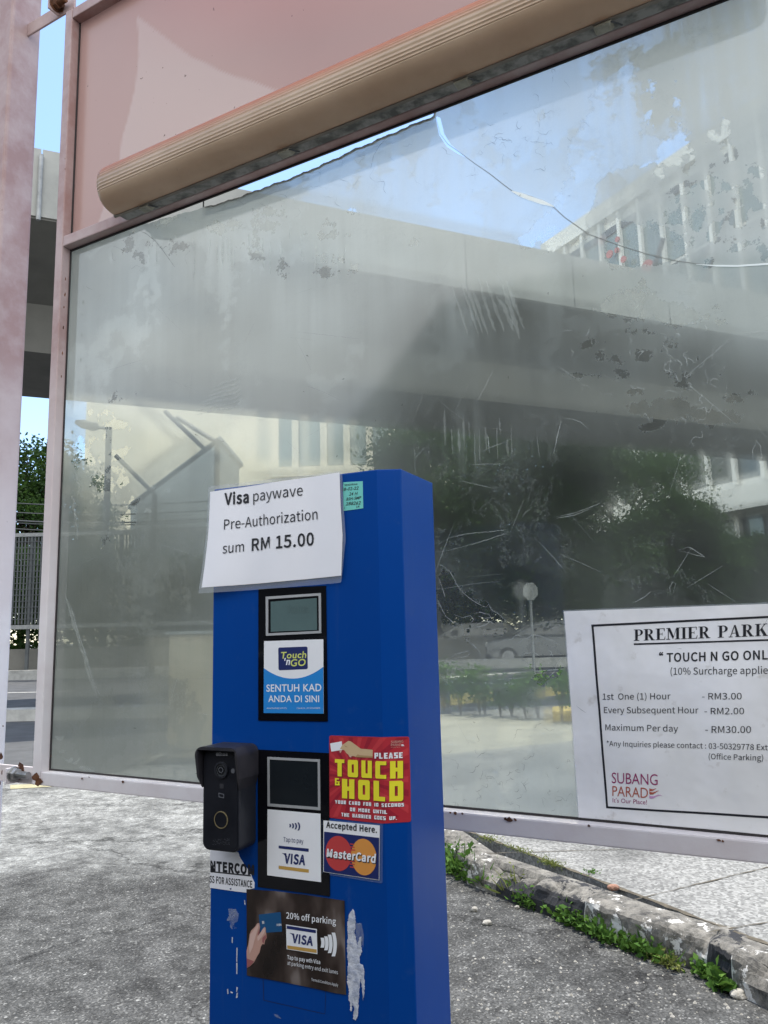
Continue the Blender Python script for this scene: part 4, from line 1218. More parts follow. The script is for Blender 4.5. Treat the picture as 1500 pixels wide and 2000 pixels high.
# ------------------------------------------------------------------ print work: flat art laid on a surface
def load_font():
    import os
    try:
        p = os.path.join(bpy.utils.resource_path('LOCAL'), 'datafiles', 'fonts', 'Noto Sans CJK Regular.woff2')
        return bpy.data.fonts.load(p) if os.path.exists(p) else None
    except Exception:
        return None
F_SANS = load_font(); F_GILL = None
_tc = {}
def tmesh(body, font, bold):
    key = (body, font.name if font else '', bold)
    if key in _tc: return _tc[key]
    c = bpy.data.curves.new('lettering', 'FONT'); c.body = body; c.fill_mode = 'FRONT'; c.resolution_u = 3
    if font: c.font = font
    c.offset = bold * .45; c.space_character = 1 + bold * 1.6
    o = bpy.data.objects.new('lettering', c); COL.objects.link(o)
    dg = bpy.context.evaluated_depsgraph_get(); dg.update()
    me = o.evaluated_get(dg).to_mesh()
    v = [Vector((p.co.x, p.co.y)) for p in me.vertices]; f = [tuple(p.vertices) for p in me.polygons]
    o.evaluated_get(dg).to_mesh_clear()
    bpy.data.objects.remove(o); bpy.data.curves.remove(c)
    xs = [p.x for p in v] or [0, 1]
    _tc[key] = (v, f, min(xs), max(xs))
    return _tc[key]
_cap = {}
def caph(font):
    k = font.name if font else ''
    if k not in _cap:
        v, f, a, b_ = tmesh('H', font, 0); _cap[k] = max(p.y for p in v)
    return _cap[k]
class Art:
    """flat printing on a Surf: everything is a polygon in u,v at a height w above it"""
    def __init__(s, S, lift=None):
        s.S = S; s.bm = bmesh.new(); s.mats = []; s.lift = lift
    def mi(s, m):
        if m not in s.mats: s.mats.append(m)
        return s.mats.index(m)
    def face(s, uvs, m, w):
        vs = [s.bm.verts.new((p[0], p[1], w)) for p in uvs]
        try:
            f = s.bm.faces.new(vs); f.material_index = s.mi(m); f.normal_update()
            if f.normal.z < 0: f.normal_flip()
        except ValueError: pass
    def poly(s, px, m, w): s.face([s.S.uv(p) for p in px], m, w)
    def slab(s, px, m, w0, w1):
        q = [s.S.uv(p) for p in px]; s.face(q, m, w1); n = len(q)
        for i in range(n):
            a, b_ = q[i], q[(i + 1) % n]
            vs = [s.bm.verts.new((p.x, p.y, z)) for p, z in ((a, w0), (b_, w0), (b_, w1), (a, w1))]
            s.bm.faces.new(vs).material_index = s.mi(m)
    def line(s, pts, wid, m, w):
        """stroke of constant pixel width"""
        for (x0, y0), (x1, y1) in zip(pts[:-1], pts[1:]):
            L = math.hypot(x1 - x0, y1 - y0) or 1; nx, ny = -(y1 - y0) / L * wid / 2, (x1 - x0) / L * wid / 2
            s.poly([(x0 + nx, y0 + ny), (x1 + nx, y1 + ny), (x1 - nx, y1 - ny), (x0 - nx, y0 - ny)], m, w)
    def text(s, body, p0, p1, h, m, w, bold=0.0, shear=0.0, vis=None, font='sans', clip=None):
        ft = F_SANS if font == 'sans' else F_GILL
        v, f, x0, x1 = tmesh(body, ft, bold)
        if vis: _, _, x0, x1 = tmesh(vis, ft, bold)
        a = s.S.uv(p0); b_ = s.S.uv(p1); t = s.S.uv((p0[0], p0[1] - h))
        ex = (b_ - a) / (x1 - x0); ey = (t - a) / caph(ft)
        q = [a + ex * (p.x - x0 + shear * p.y) + ey * p.y for p in v]
        bv = [s.bm.verts.new((p.x, p.y, w)) for p in q]; k = s.mi(m); nf = []
        for g in f:
            try:
                fc = s.bm.faces.new([bv[i] for i in g]); fc.material_index = k; nf.append(fc)
            except ValueError: pass
        if clip:
            for cx, side in clip:
                u = s.S.uv((cx, p0[1])).x
                geom = bv + nf + list({e for fc in nf if fc.is_valid for e in fc.edges})
                geom = [g for g in geom if g.is_valid]
                r = bmesh.ops.bisect_plane(s.bm, geom=geom, plane_co=(u, 0, 0), plane_no=(side, 0, 0), clear_outer=True)
                nf = [g for g in r['geom'] if isinstance(g, bmesh.types.BMFace) and g.is_valid]
                bv = [g for g in r['geom'] if isinstance(g, bmesh.types.BMVert) and g.is_valid]
    def glyphs(s, body, p0, p1, h, m, w, table, gap=.22, space=.6, h1=None, shadow=None, vis=None):
        """own block letters: each glyph is a list of polygons in a unit box"""
        def width(t): return sum((space if ch == ' ' else table[ch][0]) + gap for ch in t) - gap
        W = width(vis or body)
        a = s.S.uv(p0); b_ = s.S.uv(p1)
        ta = s.S.uv((p0[0], p0[1] - h)); tb = s.S.uv((p1[0], p1[1] - (h1 or h)))
        def mp(x, y): 
            bot = a.lerp(b_, x / W) if not vis else a + (b_ - a) * (x / W)
            top = ta + (tb - ta) * (x / W)
            return bot + (top - bot) * y
        x = 0
        for ch in body:
            if ch == ' ': x += space + gap; continue
            gw, polys = table[ch]
            for pl in polys:
                q = [mp(x + px_, py_) for px_, py_ in pl]
                if shadow: s.face([p + Vector(shadow[1]) for p in q], shadow[0], w - .00012)
                s.face(q, m, w)
            x += gw + gap
    def build(s, name, parent, smooth=False, cuts=0, label=None):
        bm = s.bm
        bmesh.ops.triangulate(bm, faces=[f for f in bm.faces if len(f.verts) > 4])
        if s.S.u1 < 1e8:
            bmesh.ops.bisect_plane(bm, geom=bm.verts[:] + bm.edges[:] + bm.faces[:], plane_co=(s.S.u1, 0, 0), plane_no=(1, 0, 0))
        if cuts: 
            us = [v.co.x for v in bm.verts]; vv = [v.co.y for v in bm.verts]
            for i in range(1, cuts):
                bmesh.ops.bisect_plane(bm, geom=bm.verts[:] + bm.edges[:] + bm.faces[:], plane_co=(min(us) + (max(us) - min(us)) * i / cuts, 0, 0), plane_no=(1, 0, 0))
                bmesh.ops.bisect_plane(bm, geom=bm.verts[:] + bm.edges[:] + bm.faces[:], plane_co=(0, min(vv) + (max(vv) - min(vv)) * i / cuts, 0), plane_no=(0, 1, 0))
        for v in bm.verts:
            w = v.co.z + (s.lift(v.co.x, v.co.y) if s.lift else 0)
            v.co = s.S.P(v.co.x, v.co.y, w)
        me = bpy.data.meshes.new(name); bm.to_mesh(me); bm.free()
        if smooth: me.polygons.foreach_set('use_smooth', [True] * len(me.polygons))
        o = link(name, me, parent, s.mats)
        if label: o['label'] = label
        return o
Z1 = lambda *P: [(380 + x / 2.8846, 900 + y / 2.8846) for x, y in P]
Z2 = lambda *P: [(380 + x / 2.8846, 1400 + y / 2.8846) for x, y in P]
Z3 = lambda *P: [(1080 + x / 3.5714, 1160 + y / 3.5714) for x, y in P]
Z7 = lambda *P: [(460 + x / 6.25, 1440 + y / 6.25) for x, y in P]
Z8 = lambda *P: [(380 + x / 5.886, 1420 + y / 5.886) for x, y in P]
ZR = lambda *P: [(640 + x / 8.333, 1420 + y / 8.335) for x, y in P]     # red sticker
ZV = lambda *P: [(470 + x / 6.818, 1730 + y / 6.818) for x, y in P]     # dark sticker
def z1(x, y): return Z1((x, y))[0]
def z2(x, y): return Z2((x, y))[0]
def z3(x, y): return Z3((x, y))[0]
def z7(x, y): return Z7((x, y))[0]
def z8(x, y): return Z8((x, y))[0]
def zr(x, y): return ZR((x, y))[0]
def zv(x, y): return ZV((x, y))[0]
def rounded(pts, r, k=5):
    """round the corners of a pixel polygon"""
    out = []; n = len(pts)
    for i in range(n):
        a, b_, c = Vector(pts[i - 1]), Vector(pts[i]), Vector(pts[(i + 1) % n])
        d1 = (a - b_); d2 = (c - b_); rr = min(r, d1.length / 2, d2.length / 2)
        p = b_ + d1.normalized() * rr; q = b_ + d2.normalized() * rr
        for j in range(k + 1):
            t = j / k; out.append(tuple(p * (1 - t) ** 2 + b_ * 2 * t * (1 - t) + q * t * t))
    return out
def ell(cx, cy, rx, ry, n=40, a0=0, a1=360, sk=0.0):
    return [(cx + rx * math.cos(R(a0 + (a1 - a0) * i / n)), cy + ry * math.sin(R(a0 + (a1 - a0) * i / n)) + sk * rx * math.cos(R(a0 + (a1 - a0) * i / n))) for i in range(n if abs(a1 - a0) >= 360 else n + 1)]
def ring(outer, inner):
    """frame between two polygons with the same number of points, as quads"""
    n = len(outer)
    return [[outer[i], outer[(i + 1) % n], inner[(i + 1) % n], inner[i]] for i in range(n)]

# block letters of the red sticker
def rc(x0, y0, x1, y1): return [(x0, y0), (x1, y0), (x1, y1), (x0, y1)]
tV, tH = .27, .21
BW = .62
r_ = lambda *a: rc(*a)
BLOCK = {
 'T': (.58, [r_(0, .79, .58, 1), r_(.16, 0, .42, .79)]),
 'O': (BW, [[(.06, 0), (.56, 0), (.62, .07), (.62, .26), (0, .26), (0, .07)], [(0, .74), (.62, .74), (.62, .93), (.56, 1), (.06, 1), (0, .93)], r_(0, .26, .245, .74), r_(.375, .26, .62, .74)]),
 'U': (BW, [[(.06, 0), (.62, 0), (.62, .26), (0, .26), (0, .07)], r_(0, .26, .245, 1), r_(.375, .26, .62, 1)]),
 'C': (.60, [[(.06, 0), (.60, 0), (.60, .22), (0, .22), (0, .07)], [(0, .78), (.60, .78), (.60, 1), (.06, 1), (0, .93)], r_(0, .22, .28, .78)]),
 'H': (.68, [r_(0, 0, .29, 1), r_(.39, 0, .68, 1), r_(.29, .40, .39, .62)]),
 'L': (.58, [r_(0, 0, .29, 1), r_(.29, 0, .58, .22)]),
 'D': (.66, [[(0, 0), (.58, 0), (.66, .08), (.66, .26), (0, .26)], [(0, .74), (.66, .74), (.66, .92), (.58, 1), (0, 1)], r_(0, .26, .26, .74), r_(.40, .26, .66, .74)]),
 'P': (.6, [r_(0, 0, .28, 1), r_(.28, .80, .6, 1), r_(.28, .36, .6, .56), r_(.38, .56, .6, .80)]),
 'E': (.54, [r_(0, 0, .27, 1), r_(.27, .79, .54, 1), r_(.27, .41, .5, .6), r_(.27, 0, .54, .21)]),
 'A': (.64, [[(0, 0), (.24, 0), (.40, 1), (.18, 1)], [(.40, 0), (.64, 0), (.46, 1), (.36, .72)], r_(.2, .18, .48, .36)]),
 'S': (.58, [r_(0, 0, .58, .21), r_(.3, .21, .58, .4), r_(0, .4, .58, .6), r_(0, .6, .28, .79), r_(0, .79, .58, 1)]),
 'Y': (.62, [r_(.18, 0, .44, .42), [(0, 1), (.18, .42), (.44, .42), (.24, 1)], [(.31, .62), (.44, .42), (.62, 1), (.40, 1)]]),
 'R': (.62, [r_(0, 0, .28, 1), r_(.28, .80, .6, 1), r_(.28, .38, .6, .56), r_(.38, .56, .6, .80), [(.30, .38), (.56, .38), (.62, 0), (.36, 0)]]),
 'F': (.54, [r_(0, 0, .27, 1), r_(.27, .79, .54, 1), r_(.27, .38, .5, .58)]),
 'N': (.66, [r_(0, 0, .26, 1), r_(.40, 0, .66, 1), [(.26, .95), (.26, .5), (.40, .05), (.40, .5)]]),
 'M': (.8, [r_(0, 0, .24, 1), r_(.56, 0, .8, 1), [(.24, 1), (.24, .6), (.4, .3), (.4, .65)], [(.56, 1), (.4, .65), (.4, .3), (.56, .6)]]),
 'I': (.28, [r_(0, 0, .28, 1)]), '1': (.28, [r_(0, 0, .28, 1)]), '.': (.2, [r_(0, 0, .2, .2)]),
 'B': (.62, [r_(0, 0, .26, 1), r_(.26, .82, .6, 1), r_(.26, .42, .6, .6), r_(.26, 0, .62, .19), r_(.38, .6, .6, .82), r_(.38, .19, .62, .42)]),
 'G': (.62, [[(.06, 0), (.62, 0), (.62, .22), (0, .22), (0, .07)], [(0, .78), (.62, .78), (.62, 1), (.06, 1), (0, .93)], r_(0, .22, .27, .78), r_(.36, .22, .62, .52)]),
 '&': (.6, [r_(0, 0, .6, .2), r_(0, .2, .2, .45), r_(.36, .2, .56, .42), r_(0, .42, .6, .56), r_(0, .56, .2, .8), r_(0, .8, .5, 1)]),
}
BLOCK['0'] = BLOCK['O']
# bold serif letters of the tariff heading
def bowl(x, y0, y1, rx, th, n=10):
    cy, ry = (y0 + y1) / 2, (y1 - y0) / 2
    o_ = [(x + rx * math.sin(math.pi * i / n), cy + ry * math.cos(math.pi * i / n)) for i in range(n + 1)]
    i_ = [(x + (rx - th) * math.sin(math.pi * i / n), cy + (ry - .05) * math.cos(math.pi * i / n)) for i in range(n + 1)]
    return [[o_[k], o_[k + 1], i_[k + 1], i_[k]] for k in range(n)]
def sf(x0, x1, y): return r_(x0, y, x1, y + .05)
SERIF = {
 'P': (.66, [r_(.10, 0, .29, 1), sf(0, .40, 0), sf(0, .29, .95)] + [r_(.29, .95, .36, 1), r_(.29, .44, .36, .49)] + bowl(.36, .44, 1, .30, .17)),
 'R': (.80, [r_(.10, 0, .29, 1), sf(0, .38, 0), sf(0, .29, .95), r_(.29, .95, .36, 1), r_(.29, .47, .36, .52)] + bowl(.36, .47, 1, .29, .17) + [[(.30, .50), (.48, .50), (.72, .05), (.52, .05)], sf(.52, .80, 0)]),
 'E': (.70, [r_(.10, 0, .29, 1), sf(0, .29, 0), sf(0, .29, .95), r_(.29, .95, .64, 1), r_(.29, 0, .66, .05), r_(.29, .48, .46, .53), [(.58, .95), (.64, .95), (.64, .74), (.61, .74)], [(.60, .05), (.66, .05), (.69, .28), (.66, .28)], r_(.45, .38, .48, .63)]),
 'M': (.98, [r_(.11, 0, .17, 1), r_(.70, 0, .89, 1), sf(0, .28, 0), sf(.60, .98, 0), sf(0, .17, .95), sf(.70, .98, .95), [(.08, 1), (.27, 1), (.54, .22), (.46, .02)], [(.46, .02), (.52, .18), (.74, .98), (.70, .98)]]),
 'I': (.38, [r_(.10, 0, .29, 1), sf(0, .39, 0), sf(0, .39, .95)]),
 'A': (.78, [[(.42, 1), (.36, 1), (.09, .03), (.15, .03)], [(.36, 1), (.46, 1), (.70, .03), (.50, .03)], r_(.20, .30, .56, .35), sf(0, .26, 0), sf(.42, .78, 0)]),
 'K': (.82, [r_(.10, 0, .29, 1), sf(0, .39, 0), sf(0, .39, .95), [(.29, .46), (.29, .38), (.66, .97), (.60, .97)], [(.34, .52), (.46, .68), (.76, .04), (.54, .04)], sf(.48, .82, 0), sf(.50, .78, .95)]),
 'N': (.80, [r_(.12, 0, .18, 1), r_(.64, 0, .70, 1), sf(0, .30, 0), sf(.54, .80, .95), sf(0, .18, .95), [(.10, 1), (.28, 1), (.70, .20), (.70, 0), (.66, 0)]]),
 'G': (.80, [[(p[0] + .03, p[1]) for p in pl] for pl in [[(.72 - x, y) for x, y in q] for q in bowl(.36, 0, 1, .36, .19)]] + [r_(.36, .95, .58, 1), r_(.36, 0, .60, .05), [(.56, .98), (.64, .98), (.64, .70), (.61, .70)], r_(.50, 0, .68, .42), sf(.42, .78, .40)]),
}

# inks and plastics
K_WHITE = ink('white print', (.80, .81, .84)); K_BLACK = ink('black print', (.012, .013, .018)); K_PAPER = simple('white paper', (.84, .84, .88), .6, .05, 6)
K_NAVY = ink('navy print', (.010, .020, .115)); K_GOLD = ink('gold print', (.50, .30, .07)); K_YEL = ink('yellow print', (.80, .72, .03)); K_LIME = ink('pale yellow print', (.62, .66, .16))
K_SKY = ink('sky blue print', (.012, .22, .60)); K_REDS = ink('red print', (.42, .022, .035)); K_REDD = ink('dark red print', (.30, .012, .028)); K_REDL = ink('light red print', (.52, .04, .05))
K_SKIN = ink('beige print', (.58, .42, .24)); K_SKIN2 = ink('tan print', (.42, .26, .12)); K_PINKS = ink('pink print', (.66, .40, .32))
K_MCR = ink('coral red print', (.50, .05, .05)); K_MCO = ink('orange print', (.66, .28, .06)); K_TEAL = ink('teal label', (.16, .56, .50)); K_GREY = ink('grey print', (.45, .46, .48))
K_PURP = ink('plum print', (.30, .03, .13)); K_BROWN = ink('brick print', (.42, .10, .06)); K_LILAC = ink('lilac print', (.56, .30, .52)); K_MAROON = ink('maroon edge', (.12, .008, .012))
K_LAM = film_mat('clear laminate', (.55, .60, .66), .28, .12); K_LAM2 = film_mat('clear glossy sleeve', (.35, .42, .55), .16, .08)

# ------------------------------------------------------------------ the blue kiosk
def mat_blue():
    m, n, nd, lk, b, o = newmat('blue powder coat')
    t = noise(n, 3, 5, .6); t2 = noise(n, 700, 2, .5); t3 = noise(n, 30, 6, .7)
    c = mixc(n, ramp(n, t.outputs[0], [(.3, 0), (.7, 1)]), (.0016, .056, .290), (.0014, .047, .250))
    c = mixc(n, ramp(n, t3.outputs[0], [(.60, 0), (.80, .35)]), c, (.05, .10, .27))
    t5 = noise(n, 1.0, 5, .7, stretch=(60, 60, 3)); c = mixc(n, ramp(n, t5.outputs[0], [(.58, 0), (.80, .22)]), c, (.06, .10, .22))
    lk.new(c, b.inputs['Base Color'])
    lk.new(math_(n, 'MULTIPLY_ADD', t.outputs[0], .12, .26), b.inputs['Roughness'])
    b.inputs['Specular IOR Level'].default_value = .12
    bump(n, t2.outputs[0], .05, .001, b)
    return m
M_BLUE = mat_blue()
U0, U1 = -.1955, .0812
CH, SD = .0339, .119
VTOP = .2325; VB0 = -KS.o.z
ksk = thing('payment_kiosk', 'blue metal parking payment kiosk covered in stickers, standing before the glass screen', 'kiosk', (0, 0, 0))
A0 = KS.P(U0, 0, 0); A1 = KS.P(U1, 0, 0); A2 = KS.o2 + KS.U2 * CH
sideD = -KS.N
A3 = A2 + sideD * SD
L1 = A0 + (-KS.U * .006 - KS.N * .012); L3 = L1 - KS.N * (SD + .006)
base = [Vector((p.x, p.y, .02)) for p in (A0, A1, A2, A3, L3, L1)]
ksk.location = (sum(p.x for p in base) / 6, sum(p.y for p in base) / 6, 0)
mb = MB(); mb.prism(base, (0, 0, KS.o.z + VTOP - .02)); mb.build('body', M_BLUE, ksk, bevel=.0018)
ctr = Vector((ksk.location.x, ksk.location.y, 0))
mb = MB(); mb.prism([ctr + (p - ctr) * 1.08 + Vector((0, 0, -.02)) for p in base], (0, 0, .022)); mb.build('base_plate', simple('dark base plate', (.05, .05, .055), .6), ksk)
M_SEAM = simple('dark seam', (.004, .012, .07), .6); M_CHIP = simple('chipped paint and torn paper', (.66, .68, .74), .9, .35, 90, col2=(.30, .34, .46), bmp=.5, thr=(.42, .66)); M_SMUD = veil_mat('grey smudge', (.45, .50, .62), .42)
a = Art(KS)
a.line(Z2((387, 1480), (390, 1596), (735, 1674)), 1.1, M_SEAM, .0003)
a.line(Z2((740, 1520), (735, 1674)), .7, M_SEAM, .0003)
a.build('hatch_seam', ksk)
def jag(pts, amp=1.6, step=5.0):
    out = []
    for (x0, y0), (x1, y1) in zip(pts, pts[1:] + pts[:1]):
        k = max(1, int(math.hypot(x1 - x0, y1 - y0) / step))
        out += [(x0 + (x1 - x0) * i / k + random.uniform(-amp, amp), y0 + (y1 - y0) * i / k + random.uniform(-amp, amp)) for i in range(k)]
    return out
a = Art(KS)
a.slab(jag(Z2((890, 1080), (902, 1100), (908, 1150), (903, 1215), (918, 1285), (932, 1240), (942, 1236), (938, 1290), (944, 1322), (928, 1360), (934, 1392), (950, 1400), (956, 1420), (955, 1470), (960, 1500), (955, 1570), (948, 1595), (946, 1540), (938, 1470), (930, 1500), (928, 1570), (922, 1640), (918, 1690), (908, 1707), (896, 1700), (900, 1640), (893, 1610), (884, 1660), (878, 1655), (880, 1610), (868, 1590), (872, 1540), (862, 1490), (866, 1400), (860, 1300), (866, 1220), (862, 1160), (872, 1120)), 1.0, 2.2), M_CHIP, .0002, .0009)
a.build('torn_paper', ksk, label='strip of white torn paper left on the blue front')
a = Art(KS)
for pl in (((905, 1165), (940, 1160), (955, 1230), (950, 1300), (940, 1240), (915, 1290)), ((190, 1080), (230, 1082), (250, 1110), (245, 1150), (222, 1165), (210, 1195), (200, 1180), (210, 1150), (180, 1148), (195, 1120)), ((445, 1672), (470, 1678), (490, 1700), (478, 1698), (455, 1688))):
    a.poly(Z2(*pl), M_SMUD, .0004)
for pl in (((238, 1300), (243, 1300), (242, 1380), (236, 1378)), ((236, 1385), (243, 1385), (242, 1450), (237, 1446)), ((211, 1240), (217, 1242), (216, 1275), (210, 1270)), ((184, 1535), (190, 1530), (193, 1560), (186, 1562)), ((238, 1520), (246, 1525), (240, 1552), (235, 1548)), ((238, 1555), (245, 1552), (244, 1580), (234, 1584)), ((205, 1545), (218, 1552), (214, 1558), (203, 1552)), ((280, 1030), (286, 1034), (288, 1060), (282, 1056))):
    a.poly(Z2(*pl), M_CHIP, .0005)
for k in range(24):
    x, y = random.gauss(215, 12), random.uniform(1080, 1190); a.poly(Z2((x, y), (x + 4, y + 2), (x + 3, y + 8), (x - 1, y + 6)), M_SMUD, .0006)
a.build('scraped_paint', ksk)

# upper reader window
K_GLB = simple('black reader window', (.004, .004, .006), .06, .2, 3, spec=.6)
K_LCD = simple('dim green display', (.10, .155, .155), .12, .12, 12); K_LCD2 = simple('dark display', (.012, .016, .020), .08, .15, 6); K_ALU = simple('silver display frame', (.52, .53, .54), .4, .1, 20, metal=.4)
a = Art(KS); a.slab(Z1((362, 722), (742, 704), (752, 1468), (361, 1463)), K_GLB, -.001, .0012); rd = a.build('reader_window', ksk, label='upper black reader window with a dim green display')
a = Art(KS)
for q in ring(Z1((405, 766), (715, 745), (717, 971), (406, 986)), Z1((419, 780), (703, 760), (705, 958), (419, 972))): a.slab(q, K_ALU, .0010, .0022)
a.build('display_frame', rd)
a = Art(KS); a.poly(Z1((419, 780), (703, 760), (705, 958), (419, 972)), K_GLB, .0015); a.poly(Z1((432, 794), (692, 773), (694, 953), (433, 963)), K_LCD, .0017)
a.text('Touch card', z1(525, 862), z1(645, 856), 17, ink('faint display text', (.075, .12, .12)), .0019); a.build('display', rd)
card = [(395, 1016)] + [(728, 1005), (730, 1424), (393, 1420)]
arc = [(394 + (729 - 394) * t, 1168 - 8 * t + 66 * 4 * t * (1 - t) * .95) for t in [i / 16 for i in range(17)]]
a = Art(KS)
a.slab(Z1(*card), K_WHITE, .0008, .0016); a.poly(Z1(*arc, (730, 1424), (393, 1420)), K_SKY, .0018)
a.poly(rounded(Z1((475, 1052), (640, 1046), (641, 1173), (477, 1180)), 3.5), K_NAVY, .0018)
a.build('instruction_card', rd)
a = Art(KS)
a.text('Touch', z1(487, 1114), z1(632, 1109), 36 / 2.88, K_LIME, .0020, .035, .12, font='gill'); a.text("'n", z1(505, 1148), z1(540, 1148), 34 / 2.88, K_WHITE, .0020, .03, .2)
a.text('GO', z1(543, 1157), z1(628, 1154), 38 / 2.88, K_LIME, .0020, .035, .12, font='gill')
a.text('SENTUH KAD', z1(409, 1300), z1(719, 1297), 39 / 2.88, K_WHITE, .0020, .03, font='gill'); a.text('ANDA DI SINI', z1(420, 1358), z1(706, 1359), 36 / 2.88, K_WHITE, .0020, .022, font='gill')
a.text('www.touchngo.com.my', z1(411, 1397), z1(524, 1396), 9 / 2.88, K_WHITE, .0020); a.text('Careline : 03 2714 8888', z1(580, 1397), z1(712, 1397), 9 / 2.88, K_WHITE, .0020)
a.build('lettering', rd)
# lower reader window
def waves(a, cx, cy, sc, m, w, sy=1.0, sk=0.0, th=1.0, asp=.5):
    """four contactless arcs, opening to the left"""
    for k, (rx, half) in enumerate(((0.0, .24), (.30, .34), (.60, .45), (.92, .58))):
        n = 12; o_ = []; i_ = []
        for j in range(n + 1):
            t = -1 + 2 * j / n
            x = cx + sc * (rx + .26 * half * (1 - t * t)) * asp * 2; y = cy + sc * half * t * sy + sk * (x - cx)
            tw = th * sc * .085
            o_.append((x + tw, y)); i_.append((x - tw, y))
        for j in range(n): a.poly([i_[j], o_[j], o_[j + 1], i_[j + 1]], m, w)
a = Art(KS); a.slab(Z2((359, 184), (760, 204), (764, 1010), (359, 957)), K_GLB, -.001, .0012); rd2 = a.build('reader_window', ksk, label='lower black reader window with a dark display')
a = Art(KS)
for q in ring(Z7((398, 237), (1036, 268), (1043, 887), (400, 837)), Z7((424, 268), (1012, 297), (1016, 850), (428, 806))): a.slab(q, K_ALU, .0010, .0022)
a.build('display_frame', rd2)
a = Art(KS); a.poly(Z7((424, 268), (1012, 297), (1016, 850), (428, 806)), K_LCD2, .0016); a.build('display', rd2)
a = Art(KS); a.slab(Z7((398, 876), (1043, 931), (1050, 1764), (394, 1680)), K_WHITE, .0008, .0016); 
a.poly(Z7((535, 1318), (901, 1355), (901, 1395), (535, 1352)), K_NAVY, .0018); a.poly(Z7((535, 1562), (903, 1608), (903, 1650), (535, 1602)), K_GOLD, .0018)
a.build('instruction_card', rd2)
a = Art(KS)
waves(a, *z7(672, 1074), 22, K_NAVY, .0020, .62, .10, .75, .40)
a.text('Tap to pay', z7(594, 1268), z7(838, 1292), 56 / 6.25, K_NAVY, .0020)
a.text('VISA', z7(600, 1527), z7(858, 1552), 112 / 6.25, K_NAVY, .0020, .035, .10)
a.poly(Z7((572, 1408), (610, 1412), (640, 1450), (632, 1462), (600, 1424)), K_NAVY, .0020)
a.build('lettering', rd2)

# intercom with rain hood
K_ICB = simple('scuffed black plastic', (.010, .011, .016), .42, .5, 30, col2=(.020, .022, .030)); K_ICF = simple('black face plate', (.006, .007, .011), .32, .5, 12, col2=(.013, .014, .020))
K_ICH = simple('dusty black hood', (.014, .014, .020), .5, .6, 18, col2=(.040, .036, .040)); K_LENS = simple('lens glass', (.012, .014, .017), .05, spec=1); K_LENSR = simple('lens ring', (.055, .06, .066), .3)
K_GOLDR = simple('brass ring', (.34, .28, .15), .35, .2, 30, metal=.5); K_FAINT = ink('faint grey print', (.10, .105, .12)); K_MID = ink('silver print', (.36, .37, .40))
ic = thing('intercom', None, None, ksk.location); ic.parent = ksk; ic.location = (0, 0, 0)
ic['label'] = 'black doorbell style intercom with camera and brass ringed button'
D = .040
ctl = KS.uv(z8(100, 600), D)
cbl = KS.uv(z8(95, 1420), D); ctr_ = KS.uv(z8(512, 600), D); ctp = KS.uv(z8(300, 300), D)
ux0, ux1, vx0, vx1 = KS.uv(z8(93, 1000), D).x, KS.uv(z8(516, 1000), D).x, KS.uv(z8(300, 1432), D).y, KS.uv(z8(300, 268), D).y
def rrect(u0, u1, v0, v1, r, k=5):
    out = []
    for cu, cv, a0 in ((u1 - r, v1 - r, 0), (u0 + r, v1 - r, 90), (u0 + r, v0 + r, 180), (u1 - r, v0 + r, 270)):
        out += [(cu + r * math.cos(R(a0 + 90 * i / k)), cv + r * math.sin(R(a0 + 90 * i / k))) for i in range(k + 1)]
    return out
mb = MB(); mb.prism([KS.P(u, v, -.0005) for u, v in rrect(ux0, ux1, vx0, vx1, .011)], KS.N * (D + .0005)); mb.build('casing', K_ICB, ic, bevel=.0022)
mb = MB(); mb.prism([KS.P(u, v, D + .0002) for u, v in rrect(ux0 + .003, ux1 - .003, vx0 + .003, vx1 - .004, .008)], KS.N * .0008); mb.build('face_plate', K_ICF, ic)
# hood: outer shell around the upper half, open to the front
DH = D + .012
hu0, hu1 = ux0 - .0055, ux1 + .0045; hv1 = vx1 + .0055
hv0 = KS.uv(z8(95, 690), D).y; hv2 = KS.uv(z8(40, 560), D).y
outer = [(hu0 + .0055, hv0), (hu0, hv2), (hu0, hv1 - .012)] + [(hu0 + .012 - .012 * math.cos(R(15 * i)), hv1 - .012 + .012 * math.sin(R(15 * i))) for i in range(1, 7)]
outer += [(hu1 - .012 + .012 * math.sin(R(15 * i)), hv1 - .012 + .012 * math.cos(R(15 * i))) for i in range(0, 7)] + [(hu1, hv2), (hu1 - .0045, hv0)]
inner = []
t_ = .0042
for u, v in outer:
    inner.append((min(max(u, hu0 + t_ + (.0012 if v <= hv0 + 1e-6 else 0)), hu1 - t_), min(v, hv1 - t_)))
mb = MB()
n_ = len(outer)
vs = []
for dep in (.001, D * .55, DH):
    for (u, v), (iu, iv) in zip(outer, inner):
        dd = dep if dep < DH else DH - .010 * max(0, min(1, (hv2 + .012 - v) / .022))
        vs.append(KS.P(u, v, dd))
for (u, v), (iu, iv) in zip(outer, inner):
    dd = DH - .010 * max(0, min(1, (hv2 + .012 - v) / .022)); vs.append(KS.P(iu, iv, dd))
for (u, v), (iu, iv) in zip(outer, inner): vs.append(KS.P(iu, iv, .002))
fs = [(r * n_ + i, r * n_ + i + 1, (r + 1) * n_ + i + 1, (r + 1) * n_ + i) for r in range(4) for i in range(n_ - 1)]
fs += [(r * n_ + e, (r + 1) * n_ + e, (r + 2) * n_ + e, (r + 3) * n_ + e) for e in (0, n_ - 1) for r in (0,)]
mb.add(vs, fs); ho_ = mb.build('hood', K_ICH, ic)
class Off:
    """the same surface moved out by d"""
    def __init__(s, S, d): s.S = S; s.d = d; s.u1 = 1e9
    def uv(s, p, w=0): 
        return s.S.uv(p, s.d)
    def P(s, u, v, w=0): return s.S.o + s.S.U * u + s.S.V * v + s.S.N * (w + s.d)
IS = Off(KS, D + .001)
